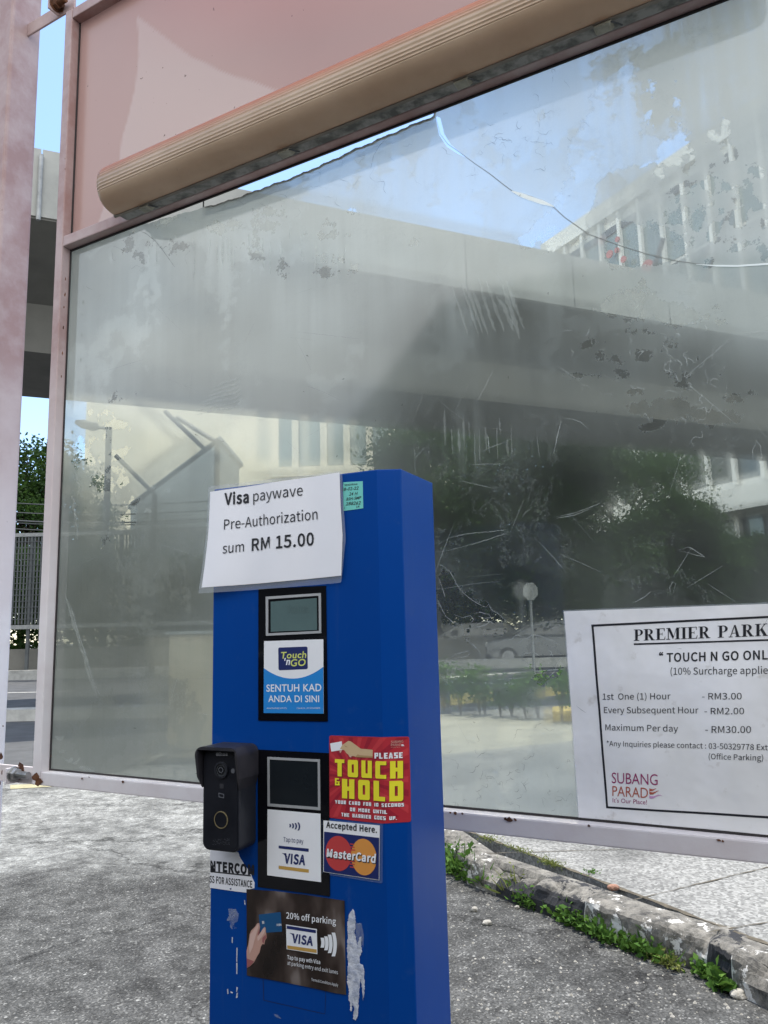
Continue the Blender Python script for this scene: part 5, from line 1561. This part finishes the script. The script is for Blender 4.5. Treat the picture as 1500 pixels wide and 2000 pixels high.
def disc(name, px, r0, w0, w1, mat, inner=0.0, n=36):
    c = IS.uv(px); mb = MB()
    o_ = [(c.x + r0 * math.cos(2 * math.pi * k / n), c.y + r0 * math.sin(2 * math.pi * k / n)) for k in range(n)]
    if not inner:
        mb.prism([IS.P(u, v, w0) for u, v in o_], KS.N * (w1 - w0))
    else:
        i_ = [(c.x + inner * math.cos(2 * math.pi * k / n), c.y + inner * math.sin(2 * math.pi * k / n)) for k in range(n)]
        for k in range(n):
            j = (k + 1) % n
            mb.add([IS.P(*o_[k], w0), IS.P(*o_[j], w0), IS.P(*o_[j], w1), IS.P(*o_[k], w1), IS.P(*i_[k], w1), IS.P(*i_[j], w1), IS.P(*i_[j], w0), IS.P(*i_[k], w0)], [(0, 1, 2, 3), (3, 2, 5, 4), (4, 5, 6, 7)])
    return mb.build(name, mat, ic)
lc = z8(312, 492)
disc('lens_ring', lc, .0112, .0, .0028, K_ICB, .0085); disc('lens', lc, .0084, .0, .0012, K_LENSR); disc('lens', lc, .0062, .0013, .0018, K_LENS); disc('lens_ring', lc, .0038, .0019, .0023, K_FAINT, .0030)
bc = z8(307, 1066); disc('button_ring', bc, .0114, .0, .0012, K_GOLDR, .0102); disc('button', bc, .0101, .0, .0008, K_ICF)
disc('sensor', z8(442, 505), .0032, .0, .0004, K_FAINT); 
a = Art(IS)
a.poly(Z8((292, 648), (338, 655), (338, 710), (292, 702)), ink('infrared window', (.03, .03, .036)), .0006)
for q in ring(rounded(Z8((278, 752), (345, 770), (342, 820), (279, 805)), 1.2, 2), rounded(Z8((286, 765), (336, 778), (334, 808), (287, 796)), 1.0, 2)): a.poly(q, K_FAINT, .0006)
a.text('alhua', z8(252, 330), z8(382, 327), 38 / 5.886, K_MID, .0006, .03)
for q in ring(ell(*z8(266, 312), 2.9, 3.6, 20), ell(*z8(266, 312), 2.2, 2.9, 20)): a.poly(q, K_MID, .0006)
a.build('lettering', ic)
a = Art(IS)
for k in range(70): 
    x, y = random.uniform(205, 400), random.uniform(1280, 1350); a.poly(Z8((x, y), (x + random.uniform(4, 16), y + 3), (x + 8, y + 6)), K_FAINT, .0005)
a.build('worn_label', ic)

# stickers -----------------------------------------------------------------
a = Art(KS); edge = [zr(*p) for p in ((30, 135), (400, 150), (860, 165), (1328, 155), (1345, 800), (1358, 1540), (880, 1568), (420, 1520), (22, 1472))]
a.slab(rounded(edge, 4.5), K_REDS, .0001, .0007)
st = a.build('red_sticker', ksk, label='red Touch and Hold sticker wrapped over the bent edge')
a = Art(KS); c0 = (420, 800)
for k in range(26):
    a0 = 2 * math.pi * k / 26; a1 = a0 + .11
    pts = [(c0[0] + 70 * math.cos(a0), c0[1] + 70 * math.sin(a0))]
    def lim(an):
        t = 1e9; dx, dy = math.cos(an), math.sin(an)
        if dx > 0: t = min(t, (1315 - c0[0]) / dx)
        if dx < 0: t = min(t, (40 - c0[0]) / dx)
        if dy > 0: t = min(t, (1460 + .04 * 0 - c0[1]) / dy)
        if dy < 0: t = min(t, (170 - c0[1]) / dy)
        return (c0[0] + dx * t, c0[1] + dy * t)
    a.poly([zr(*p) for p in (pts[0], lim(a0), lim(a1))], K_REDD if k % 2 else K_REDL, .0009)
a.poly([zr(*p) for p in ((45, 265), (235, 230), (250, 370), (65, 398))], K_WHITE, .0011)
a.poly([zr(*p) for p in ((245, 290), (345, 222), (385, 232), (545, 350), (735, 368), (740, 380), (738, 498), (470, 485), (430, 470), (370, 470), (310, 420), (280, 375), (205, 355))], K_SKIN, .0013)
a.poly([zr(*p) for p in ((738, 470), (738, 498), (450, 486), (500, 440), (520, 455))], K_SKIN2, .0015)
a.poly([zr(*p) for p in ((200, 370), (240, 375), (222, 418), (203, 410))], K_PINKS, .0015); a.poly([zr(*p) for p in ((345, 460), (400, 462), (390, 492), (372, 488))], K_PINKS, .0015)
a.poly([zr(*p) for p in ((275, 295), (300, 305), (340, 330), (300, 320))], K_SKIN2, .0015)
a.build('artwork', st)
a = Art(KS); SH = (K_MAROON, (.0008, -.0008)); G_ = lambda b_, p, q, h, h1, m, **k: a.glyphs(b_, zr(*p), zr(*q), h / 8.333, m, .0013, BLOCK, h1=h1 / 8.333, **k)
G_('TOUCH', (125, 797), (1226, 832), 278, 284, K_YEL, gap=.2, shadow=SH); G_('HOLD', (240, 1155), (1230, 1202), 316, 332, K_YEL, gap=.2, shadow=SH); G_('&', (125, 945), (205, 948), 118, 118, K_YEL, shadow=SH)
SH = (K_MAROON, (.0004, -.0004))
G_('PLEASE', (768, 510), (1220, 502), 95, 95, K_WHITE, gap=.14, shadow=SH)
G_('YOUR CARD FOR 10 SECONDS', (128, 1242), (1240, 1290), 58, 58, K_WHITE, gap=.17, space=.5, shadow=SH); G_('OR MORE UNTIL', (370, 1365), (965, 1410), 60, 60, K_WHITE, gap=.17, space=.5, shadow=SH); G_('THE BARRIER GOES UP.', (230, 1450), (1125, 1508), 60, 60, K_WHITE, gap=.17, space=.5, shadow=SH)
a.text('SUBANG', zr(1030, 262), zr(1230, 252), 40 / 8.3, K_PINKS, .0013); a.text('PARAD', zr(1030, 308), zr(1195, 302), 36 / 8.3, K_PINKS, .0013)
for k in range(3): a.poly([zr(*p) for p in ((1198, 278 + 11 * k), (1222 + 8 * k, 276 + 11 * k), (1238 + 6 * k, 284 + 11 * k), (1198, 286 + 11 * k))], K_WHITE, .0013)
a.text("It's Our Place!", zr(1030, 335), zr(1180, 330), 14 / 8.3, K_PINKS, .0013)
a.build('lettering', st)

a = Art(KS); a.slab(rounded(Z2((716, 575), (1062, 601), (1060, 938), (718, 882)), 3), K_LAM2, .0004, .0012)
mc = a.build('card_sticker', ksk, label='card payment sticker with red and orange discs in a clear sleeve')
a = Art(KS); a.poly(Z2((729, 582), (1046, 611), (1043, 919), (728, 872)), K_WHITE, .0014); a.poly(Z2((733, 645), (1043, 680), (1041, 916), (731, 870)), K_NAVY, .0016)
cl = z2(815, 768); co = z2(957, 788)
a.poly(ell(cl[0], cl[1], 25.5, 34.2, 48, sk=.09), K_MCR, .0018); a.poly(ell(co[0], co[1], 25, 35.6, 48, sk=.12), K_MCO, .0019)
mid = ((cl[0] + co[0]) / 2 - .3, (cl[1] + co[1]) / 2)
for k in range(-4, 5):
    if abs(k) < 2: continue
    hw = 11 - abs(k) * 1.2; y = mid[1] + k * 5.6
    a.poly([(mid[0] - hw * .3, y - .9), (mid[0] + hw, y + .2), (mid[0] + hw, y + 2.4), (mid[0] - hw * .3, y + 1.3)], K_MCR, .0021)
a.text('MasterCard', z2(751, 789), z2(1027, 824), 42 / 2.88, K_BLACK, .0022, .05, .12); a.text('MasterCard', z2(748, 784), z2(1023, 819), 42 / 2.88, K_WHITE, .0024, .035, .12)
a.text('Accepted Here.', z2(745, 622), z2(1031, 652), 33 / 2.88, K_BLACK, .0018, .025)
a.build('lettering', mc)

a = Art(KS); a.slab(Z8((183, 1400), (505, 1440), (520, 1490), (580, 1590), (612, 1630), (640, 1660), (660, 1720), (692, 1790), (690, 1850), (610, 1870), (600, 1902), (480, 1888), (420, 1880), (300, 1862), (180, 1845)), K_PAPER, .0002, .0008)
it = a.build('intercom_sticker', ksk, label='torn white intercom sticker below the black intercom')
a = Art(KS); a.text('NTERCOM', z8(186, 1642), z8(690, 1694), 100 / 5.886, K_BLACK, .0010, .052, 0, clip=((597, 1), (189, -1)))
a.poly(Z8((185, 1652), (650, 1700), (652, 1716), (185, 1666)), K_BLACK, .0010); a.text('SS FOR ASSISTANCE', z8(176, 1782), z8(668, 1844), 74 / 5.886, K_BLACK, .0010, .022, 0, clip=((186, -1),))
a.poly(Z8((405, 1858), (430, 1844), (424, 1872)), K_NAVY, .0010)
a.build('lettering', it)

def mat_darkphoto():
    m, n, nd, lk, b, o = newmat('dark brown printed photograph')
    t = noise(n, 19, 3, .5, stretch=(1, 1, .55)); t2 = noise(n, 70, 2)
    c = ramp(n, t.outputs[0], [(.36, (.010, .008, .007)), (.53, (.035, .024, .020)), (.63, (.09, .067, .058)), (.74, (.28, .24, .22))])
    lk.new(c, b.inputs['Base Color']); b.inputs['Roughness'].default_value = .25
    return m
a = Art(KS); a.slab(ZV((85, 42), (430, 65), (850, 115), (1388, 196), (1395, 800), (1408, 1446), (1260, 1425), (1000, 1365), (650, 1292), (90, 1190)), mat_darkphoto(), .0006, .0013)
vs_ = a.build('advert_sticker', ksk, label='dark brown parking discount sticker with a hand holding a card')
K_CARD = ink('blue card print', (.006, .075, .20)); K_HAND = ink('skin print', (.50, .29, .23)); K_HANDL = ink('light skin print', (.62, .42, .36)); K_HANDD = ink('shaded skin print', (.30, .10, .10))
a = Art(KS)
a.poly(rounded(ZV((248, 378), (540, 345), (560, 605), (272, 625)), 2), K_CARD, .0015)
a.poly(ZV((88, 860), (110, 780), (130, 640), (150, 590), (200, 540), (232, 495), (258, 490), (266, 540), (262, 610), (250, 660), (300, 580), (325, 542), (342, 552), (345, 610), (352, 640), (355, 690), (335, 720), (325, 775), (300, 770), (280, 800), (262, 880), (225, 940), (190, 1010), (130, 1070), (94, 1085)), K_HAND, .0017)
a.poly(ZV((120, 790), (140, 640), (200, 560), (240, 505), (252, 520), (230, 600), (200, 700), (170, 820), (130, 900)), K_HANDL, .0019)
a.poly(ZV((232, 680), (310, 560), (335, 555), (335, 600), (290, 680), (240, 730)), K_HANDL, .0019)
a.poly(ZV((300, 690), (342, 640), (350, 690), (325, 720), (318, 765), (298, 740)), K_HANDD, .0019); a.poly(ZV((235, 640), (262, 560), (262, 610), (245, 660)), K_HANDD, .0019)
a.poly(ZV((92, 960), (190, 1000), (130, 1068), (94, 1083)), K_HANDD, .00185)
a.poly(ZV((292, 464), (322, 462), (325, 500), (296, 503)), K_GREY, .0017); a.text('VISA', zv(486, 528), zv(553, 525), 26 / 6.8, K_WHITE, .0017, .03, .1)
a.poly(ZV((612, 510), (1022, 572), (1030, 905), (620, 838)), K_WHITE, .0015); a.poly(ZV((622, 524), (1010, 584), (1010, 626), (622, 566)), K_NAVY, .0017); a.poly(ZV((630, 788), (1020, 842), (1022, 890), (630, 832)), K_GOLD, .0017)
a.build('artwork', vs_)
a = Art(KS)
a.text('VISA', zv(690, 745), zv(970, 790), 112 / 6.8, K_NAVY, .0019, .035, .10); a.poly(ZV((660, 620), (702, 628), (730, 668), (722, 682), (690, 640)), K_NAVY, .0019)
a.text('20% off parking', zv(616, 428), zv(1278, 512), 80 / 6.8, K_WHITE, .0017, .012); a.text('Tap to pay wth Visa', zv(630, 968), zv(1068, 1036), 50 / 6.8, K_WHITE, .0017, .012)
a.text('at parking entry and exit lanes', zv(632, 1044), zv(1303, 1172), 50 / 6.8, K_WHITE, .0017); a.text('Terms & Conditions Apply', zv(950, 1258), zv(1305, 1334), 36 / 6.8, K_WHITE, .0017)
waves(a, *zv(1095, 752), 42, K_WHITE, .0017, .95, .16, .95, .28)
a.build('lettering', vs_)

a = Art(KS); a.slab(Z1((838, 121), (948, 115), (951, 268), (840, 283)), K_TEAL, .0002, .0006); te = a.build('service_label', ksk, label='small teal service label with handwriting')
a = Art(KS)
a.text('SENDIRIAN', z1(846, 142), z1(918, 136), 9 / 2.88, K_BLACK, .0008, .02)
for tx, x0, y0, x1, y1, h in (('18-02-22', 832, 171, 924, 162, 17), ('24 H', 872, 197, 917, 194, 18), ('BSH-SMP', 856, 225, 938, 216, 16), ('288262', 853, 252, 936, 246, 18)):
    a.text(tx, z1(x0, y0), z1(x1, y1), h / 2.88, K_BLACK, .0008, .03, .25, font='gill')
a.text('2', z1(842, 272), z1(848, 271), 10 / 2.88, K_BLACK, .0008); a.text('14', z1(912, 265), z1(930, 263), 11 / 2.88, K_BLACK, .0008, .02)
a.build('lettering', te)

# laminated notice taped at the top of the kiosk, its lower left corner standing off
nc = KS.uv(z1(57, 748))
def lift(u, v):
    d = max(0, 1 - math.hypot(u - nc.x, (v - nc.y)) / .16)
    return .0025 + .012 * d * d + .0012 * math.sin(u * 60)
note = thing('payment_notice', 'white laminated Visa paywave notice taped across the top of the blue kiosk', 'notice', KS.P(-.09, .15, .004))
a = Art(KS, lift); a.slab(rounded(Z1((86, 148), (838, 60), (845, 240), (859, 440), (834, 688), (420, 722), (56, 750), (80, 400)), 4), K_LAM, .0, .0006); a.build('laminate', note, True, 30)
a = Art(KS, lift); a.poly(Z1((98, 178), (826, 68), (832, 250), (843, 420), (836, 648), (420, 688), (74, 717), (92, 420)), K_PAPER, .0012); a.build('paper', note, True, 30)
a = Art(KS, lift)
a.text('Visa', z1(180, 250), z1(313, 236), 62 / 2.88, K_BLACK, .0020, .028); a.text('paywave', z1(338, 231), z1(617, 196), 58 / 2.88, K_BLACK, .0020)
a.text('Pre-Authorization', z1(181, 390), z1(700, 330), 56 / 2.88, K_BLACK, .0020)
a.text('sum', z1(178, 525), z1(290, 512), 56 / 2.88, K_BLACK, .0020); a.text('RM 15.00', z1(332, 508), z1(679, 474), 66 / 2.88, K_BLACK, .0020, .017)
a.build('lettering', note, False, 24)

# tariff sheet on the glass
def tlift(u, v): return .0016 + .0008 * math.sin(u * 40 + v * 9) + .0006 * math.sin(v * 55)
tl0 = GS.uv(z3(80, 122)); bl0 = GS.uv(z3(185, 1580))
hgt = tl0.y - bl0.y
rate = thing('tariff_sheet', 'large laminated Premier Parking tariff sheet fixed to the lower right of the glass', 'notice', GS.P(bl0.x, bl0.y, .002))
def mat_tariff():
    m, n, nd, lk, b, o = newmat('weathered laminated paper')
    t = noise(n, 6, 6, .6); t2 = noise(n, 30, 5, .6); t3 = noise(n, 9, 3)
    c = mixc(n, ramp(n, t.outputs[0], [(.38, 0), (.62, 1)]), (.90, .90, .915), (.80, .795, .78))
    c = mixc(n, ramp(n, t2.outputs[0], [(.62, 0), (.74, .5)]), c, (.46, .42, .36))
    lk.new(c, b.inputs['Base Color']); b.inputs['Roughness'].default_value = .25
    bump(n, t3.outputs[0], .25, .02, b)
    return m
a = Art(GS, tlift)
W_ = hgt * 1.40
q = [tl0, Vector((tl0.x + W_, tl0.y)), Vector((bl0.x + W_, bl0.y)), bl0]
K_SHEET = mat_tariff()
a.face(q, K_SHEET, .0006)
a.build('paper', rate, True, 20)
a = Art(GS, tlift)
m_ = .0022
qo = [tl0 + Vector((-m_, m_)), Vector((tl0.x + W_ + m_, tl0.y + m_)), Vector((bl0.x + W_ + m_, bl0.y - m_)), bl0 + Vector((-m_, -m_))]
for i in range(4):
    j = (i + 1) % 4; a.face([qo[i], qo[j], q[j], q[i]], K_LAM, .0004)
a.build('laminate', rate, False, 20)
a = Art(GS, tlift)
o0, i0 = GS.uv(z3(271, 214)), GS.uv(z3(287, 228)); o1, i1 = GS.uv(z3(373, 1493)), GS.uv(z3(386, 1480))
xr = tl0.x + W_ - (o0.x - tl0.x); oT = GS.uv(z3(1500, 153)); iT = GS.uv(z3(1500, 168)); oB = GS.uv(z3(1500, 1563)); iB = GS.uv(z3(1500, 1547))
ext = lambda p, q_, x: Vector((x, p.y + (q_.y - p.y) * (x - p.x) / (q_.x - p.x)))
OT, IT, OB, IB = ext(o0, oT, xr), ext(i0, iT, xr - .005), ext(o1, oB, xr), ext(i1, iB, xr - .005)
for f4 in ([o0, OT, IT, i0], [i1, IB, OB, o1], [o0, i0, i1, o1], [IT, OT, OB, IB]): a.face(f4, K_BLACK, .0010)
a.build('border', rate, False, 14)
a = Art(GS, tlift)
T3 = lambda tx, x0, y0, x1, y1, h, bold=0.0, vis=None, m=K_BLACK, **k: a.text(tx, z3(x0, y0), z3(x1, y1), h / 3.5714, m, .0011, bold, vis=vis, **k)
a.glyphs('PREMIER PARKING', z3(566, 327), z3(1500, 292), 78 / 3.5714, K_BLACK, .0011, SERIF, gap=.055, space=.38, h1=86 / 3.5714, vis='PREMIER PARK')
ul0, ul1 = GS.uv(z3(565, 345)), GS.uv(z3(1500, 315)); ue = ext(ul0, ul1, GS.uv(z3(1500, 315)).x + .09)
a.face([ul0, ue, ue - Vector((0, .0026)), ul0 - Vector((0, .0026))], K_BLACK, .0010)
T3('“ TOUCH N GO ONLY ”', 741, 474, 1500, 455, 58, .018, '“ TOUCH N GO ONL'); T3('(10% Surcharge applied)', 822, 563, 1500, 556, 48, 0, '(10% Surcharge applie')
T3('1st  One (1) Hour', 350, 736, 822, 734, 42); T3('- RM3.00', 1042, 735, 1318, 734, 44); T3('Every Subsequent Hour', 358, 830, 1016, 832, 42); T3('- RM2.00', 1058, 838, 1335, 838, 44)
T3('Maximum Per day', 368, 950, 874, 960, 42); T3('- RM30.00', 1064, 967, 1383, 968, 46); T3('*Any Inquiries please contact : 03-50329778 Ext', 377, 1059, 1500, 1088, 36); T3('(Office Parking)', 1088, 1150, 1468, 1160, 38)
T3('SUBANG', 412, 1318, 733, 1332, 74, -.006, m=K_PURP, font='gill'); T3('PARAD', 416, 1408, 666, 1422, 70, -.006, m=K_BROWN, font='gill'); T3("It's Our Place!", 418, 1452, 658, 1466, 30, m=K_PURP, font='gill')
for k, (y, m_k) in enumerate(((1352, K_BROWN), (1374, K_BROWN), (1402, K_LILAC))):
    for j in range(6):
        x0, x1 = 675 + j * (8 + 3.2 * k), 675 + (j + 1) * (8 + 3.2 * k); f = lambda x, dy: (x, y + 6 * math.sin((x - 675) / 14) + dy)
        t0, t1 = 1 - j / 6, 1 - (j + 1) / 6
        a.poly(Z3(f(x0, 0), f(x1, 3), f(x1, 3 + 18 * t1 + 2), f(x0, 18 * t0 + 2)), m_k, .0011)
a.build('lettering', rate, False, 14)

# ------------------------------------------------------------------ weeds, stones and litter by the kerb
def weed(px, py, n, sx, sy, sz, leaf, mat, label, asp=.55, z=0.0, blades=0):
    q = ground(px, py, z) - kn * (.035 if z == 0 else 0)
    n = int(n * 1.25); leaf *= 1.05; sz *= .95; sy *= .8
    t = thing('weed_clump', label, 'weeds', (q.x, q.y, z), 'weeds growing along the kerb')
    cen = rng.normal(size=(n, 3)) * np.array([sx * .5, sx * .5, 0])
    al = rng.normal(size=n) * sy
    cen = np.array(q) + np.outer(al, np.array(d0)) + rng.normal(size=n)[:, None] * sx * .5 * np.array(kn)
    cen[:, 2] = z + np.abs(rng.normal(size=n)) * sz * .5 + .004
    leafmesh('foliage', cen, leaf, mat, t, asp, .45)
    if blades:
        b_ = np.array(q) + np.outer(rng.normal(size=blades) * sy, np.array(d0)) + rng.normal(size=blades)[:, None] * sx * .4 * np.array(kn); b_[:, 2] = z
        leafmesh('grass_blades', b_, sz * 1.3, mat, t, .06, 1.6)
for args in ((905, 1702, 420, .07, .16, .10, .035, M_WEED, 'thick leafy weed clump beside the kiosk at the far end of the kerb', .5, 0, 160), (935, 1716, 300, .05, .08, .08, .03, M_WEED, 'low leafy weed clump with grass at the near end of the black kerb paint', .5, 0, 60), (1020, 1752, 90, .03, .05, .09, .016, M_MOSS, 'wispy seedling weed before the black painted kerb', .4, 0, 40),
             (1040, 1768, 150, .03, .05, .05, .020, M_WEED, 'sparse weed sprout below the black painted kerb', .5, 0, 10), (1125, 1797, 260, .035, .07, .05, .026, M_WEED, 'bright green broad leaved weed at the end of the black kerb paint', .6, 0, 0), (1190, 1830, 300, .035, .09, .045, .024, M_WEED, 'green weed clump below the broken white kerb', .6, 0, 0), (1262, 1856, 300, .035, .08, .05, .024, M_WEED, 'green weed clump with grass at the bend of the broken kerb', .55, 0, 70),
             (1320, 1884, 120, .025, .04, .03, .016, M_MOSS, 'yellowish creeping weed at the foot of the broken kerb', .5, 0, 30), (1398, 1905, 120, .022, .035, .04, .024, M_WEED, 'small weed beside the second black kerb block', .6, 0, 0), (1425, 1928, 90, .02, .025, .04, .03, M_WEED, 'broad leaved weed behind the flat stone', .7, 0, 0)):
    weed(*args)
for args in ((1076, 1690, 200, .03, .05, .02, .012, M_MOSS, 'dry yellow green tuft growing on top of the kerb', .3, .113, 140), (1010, 1662, 160, .03, .09, .012, .010, M_MOSS, 'flat moss patch along the back of the kerb', .4, .113, 40), (955, 1641, 140, .05, .04, .012, .010, M_MOSS, 'flat moss patch on the pavement nearest to the screen bar', .4, .113, 30), (1155, 1706, 60, .03, .02, .008, .010, M_WEED, 'tiny green sprig on the pale pavement', .5, .113, 0)):
    weed(*args)
M_STONE = simple('pale broken stone', (.42, .40, .36), .9, .5, 40, col2=(.17, .16, .13), bmp=.6)
def stone(px, py, sx, sy, sz, label, mat=M_STONE, rot=0.0, z=0.0, group=None):
    q = ground(px, py, z); bm = bmesh.new(); bmesh.ops.create_icosphere(bm, subdivisions=3, radius=1)
    sd = random.random() * 50
    for v in bm.verts:
        k = 1 + .55 * (fbm(np.array([v.co.x * 1.4 + sd]), np.array([v.co.y * 1.4 + v.co.z * 1.1 + sd]), 60)[0] - .5)
        v.co = Vector((v.co.x * sx * k, v.co.y * sy * k, v.co.z * sz * k))
    bmesh.ops.rotate(bm, verts=bm.verts, cent=(0, 0, 0), matrix=Matrix.Rotation(rot, 3, 'Z'))
    me = bpy.data.meshes.new('stone'); bm.to_mesh(me); bm.free()
    o = link('stone', me, None, [mat]); o.location = (q.x, q.y, z + sz * .55)
    tag(o, label, 'stone', group)
stone(1447, 1946, .040, .022, .014, 'flat broken stone lying at the foot of the near black kerb block', rot=.5)
stone(927, 1780, .014, .012, .012, 'small white stone on the asphalt right of the kiosk'); stone(952, 1806, .020, .016, .011, 'grey stone half sunk in the asphalt below the small white stone')
stone(990, 1748, .024, .018, .013, 'rust brown stone under the weeds by the kerb', simple('brown stone', (.30, .17, .10), .9, .3, 30)); stone(1010, 1775, .010, .009, .008, 'tiny white pebble below the rust brown stone')
stone(1198, 1737, .024, .016, .012, 'brick red chip on top of the kerb', simple('brick chip', (.30, .16, .11), .9, .4, 30), z=.113); stone(1230, 1832, .028, .02, .03, 'pale lump of broken concrete against the kerb')
peb = MB()
for _ in range(420):
    x = random.uniform(885, 1480); y = random.uniform(1740, 1995)
    q = ground(x, y)
    if (q - KB[0]).dot(kn) > -.03: continue
    s_ = random.choice((.003, .003, .004, .006)) * random.uniform(.7, 1.4)
    k = [Vector((random.uniform(.6, 1.2) * math.cos(i * 1.256) * s_, random.uniform(.6, 1.2) * math.sin(i * 1.256) * s_, 0)) for i in range(5)]
    peb.add([q + p for p in k] + [q + Vector((0, 0, s_ * .8))], [(i, (i + 1) % 5, 5) for i in range(5)])
tag(peb.build('loose_gravel', M_STONE), 'loose pale grit scattered over the asphalt beside the kerb', 'gravel', kind='stuff')

# ------------------------------------------------------------------ the car stopped at the kiosk, on whose window side the photo was taken
fwd = -KS.U; rgt = -KS.N
cpos = Vector((0, 0, 0)) - fwd * .12 - rgt * (.85 + .06)
car(cpos, math.atan2(fwd.y, fwd.x), simple('black car paint', (.012, .012, .014), .25, .1, 2), 'black car stopped in the lane before the blue kiosk', L=4.5, z_=1.72)

# ------------------------------------------------------------------ unseen things added behind the car to darken the glass reflections
def mirror(p):
    p = Vector(p); return p - GS.N * (2 * (p - GS.o).dot(GS.N))
def back(x, y, Y): return mirror(at(x, y, Y))
M_DARKB = simple('dark grey reflection block', (.045, .05, .048), .9, .3, .5)
refl_pts = [back(x, y, 16) for x, y in ((500, 1235), (560, 985), (700, 800), (862, 592), (1010, 545), (1400, 500), (1850, 470), (1850, 1190))]  # outline of an added block, shaped for its dark reflection
mid_ = sum(refl_pts, Vector()) / len(refl_pts)
refl_o = thing('reflection_block', 'added dark grey block with a sloping top, darkening reflections in the glass', 'building', (mid_.x, mid_.y, 0))
for p in (0, 7): refl_pts[p].z = -.05
away = (refl_pts[7] - refl_pts[0]); away = Vector((-away.y, away.x, 0)).normalized()
if away.dot(Vector((mid_.x, mid_.y, 0))) < 0: away = -away
mb = MB(); mb.prism(refl_pts, away * 9); mb.build('wall', M_DARKB, refl_o)
for x, y0, y1 in ((1000, 700, 760), (1150, 690, 750), (1300, 680, 740), (1450, 670, 730)):
    q = [back(x + dx, y, 15.98) for dx, y in ((0, y1), (110, y1), (110, y0), (0, y0))]
    mb = MB(); mb.prism(q, -away * .04); mb.build('window', M_GLS, refl_o)  # panes dressing the added block
for px, Y, h, r in ((130, 24, 7.6, 3.2), (290, 27, 8.2, 3.4), (440, 25, 7.0, 3.0), (560, 30, 7.5, 3.2)):  # unseen trees added to darken the lower left reflection
    q = back(px, 1240, Y)
    tree((q.x, q.y, 0), h, r, 'added unseen tree behind the black car, darkening the lower left reflection', 44, 260, .22, .18, .12, group='added trees behind the car')
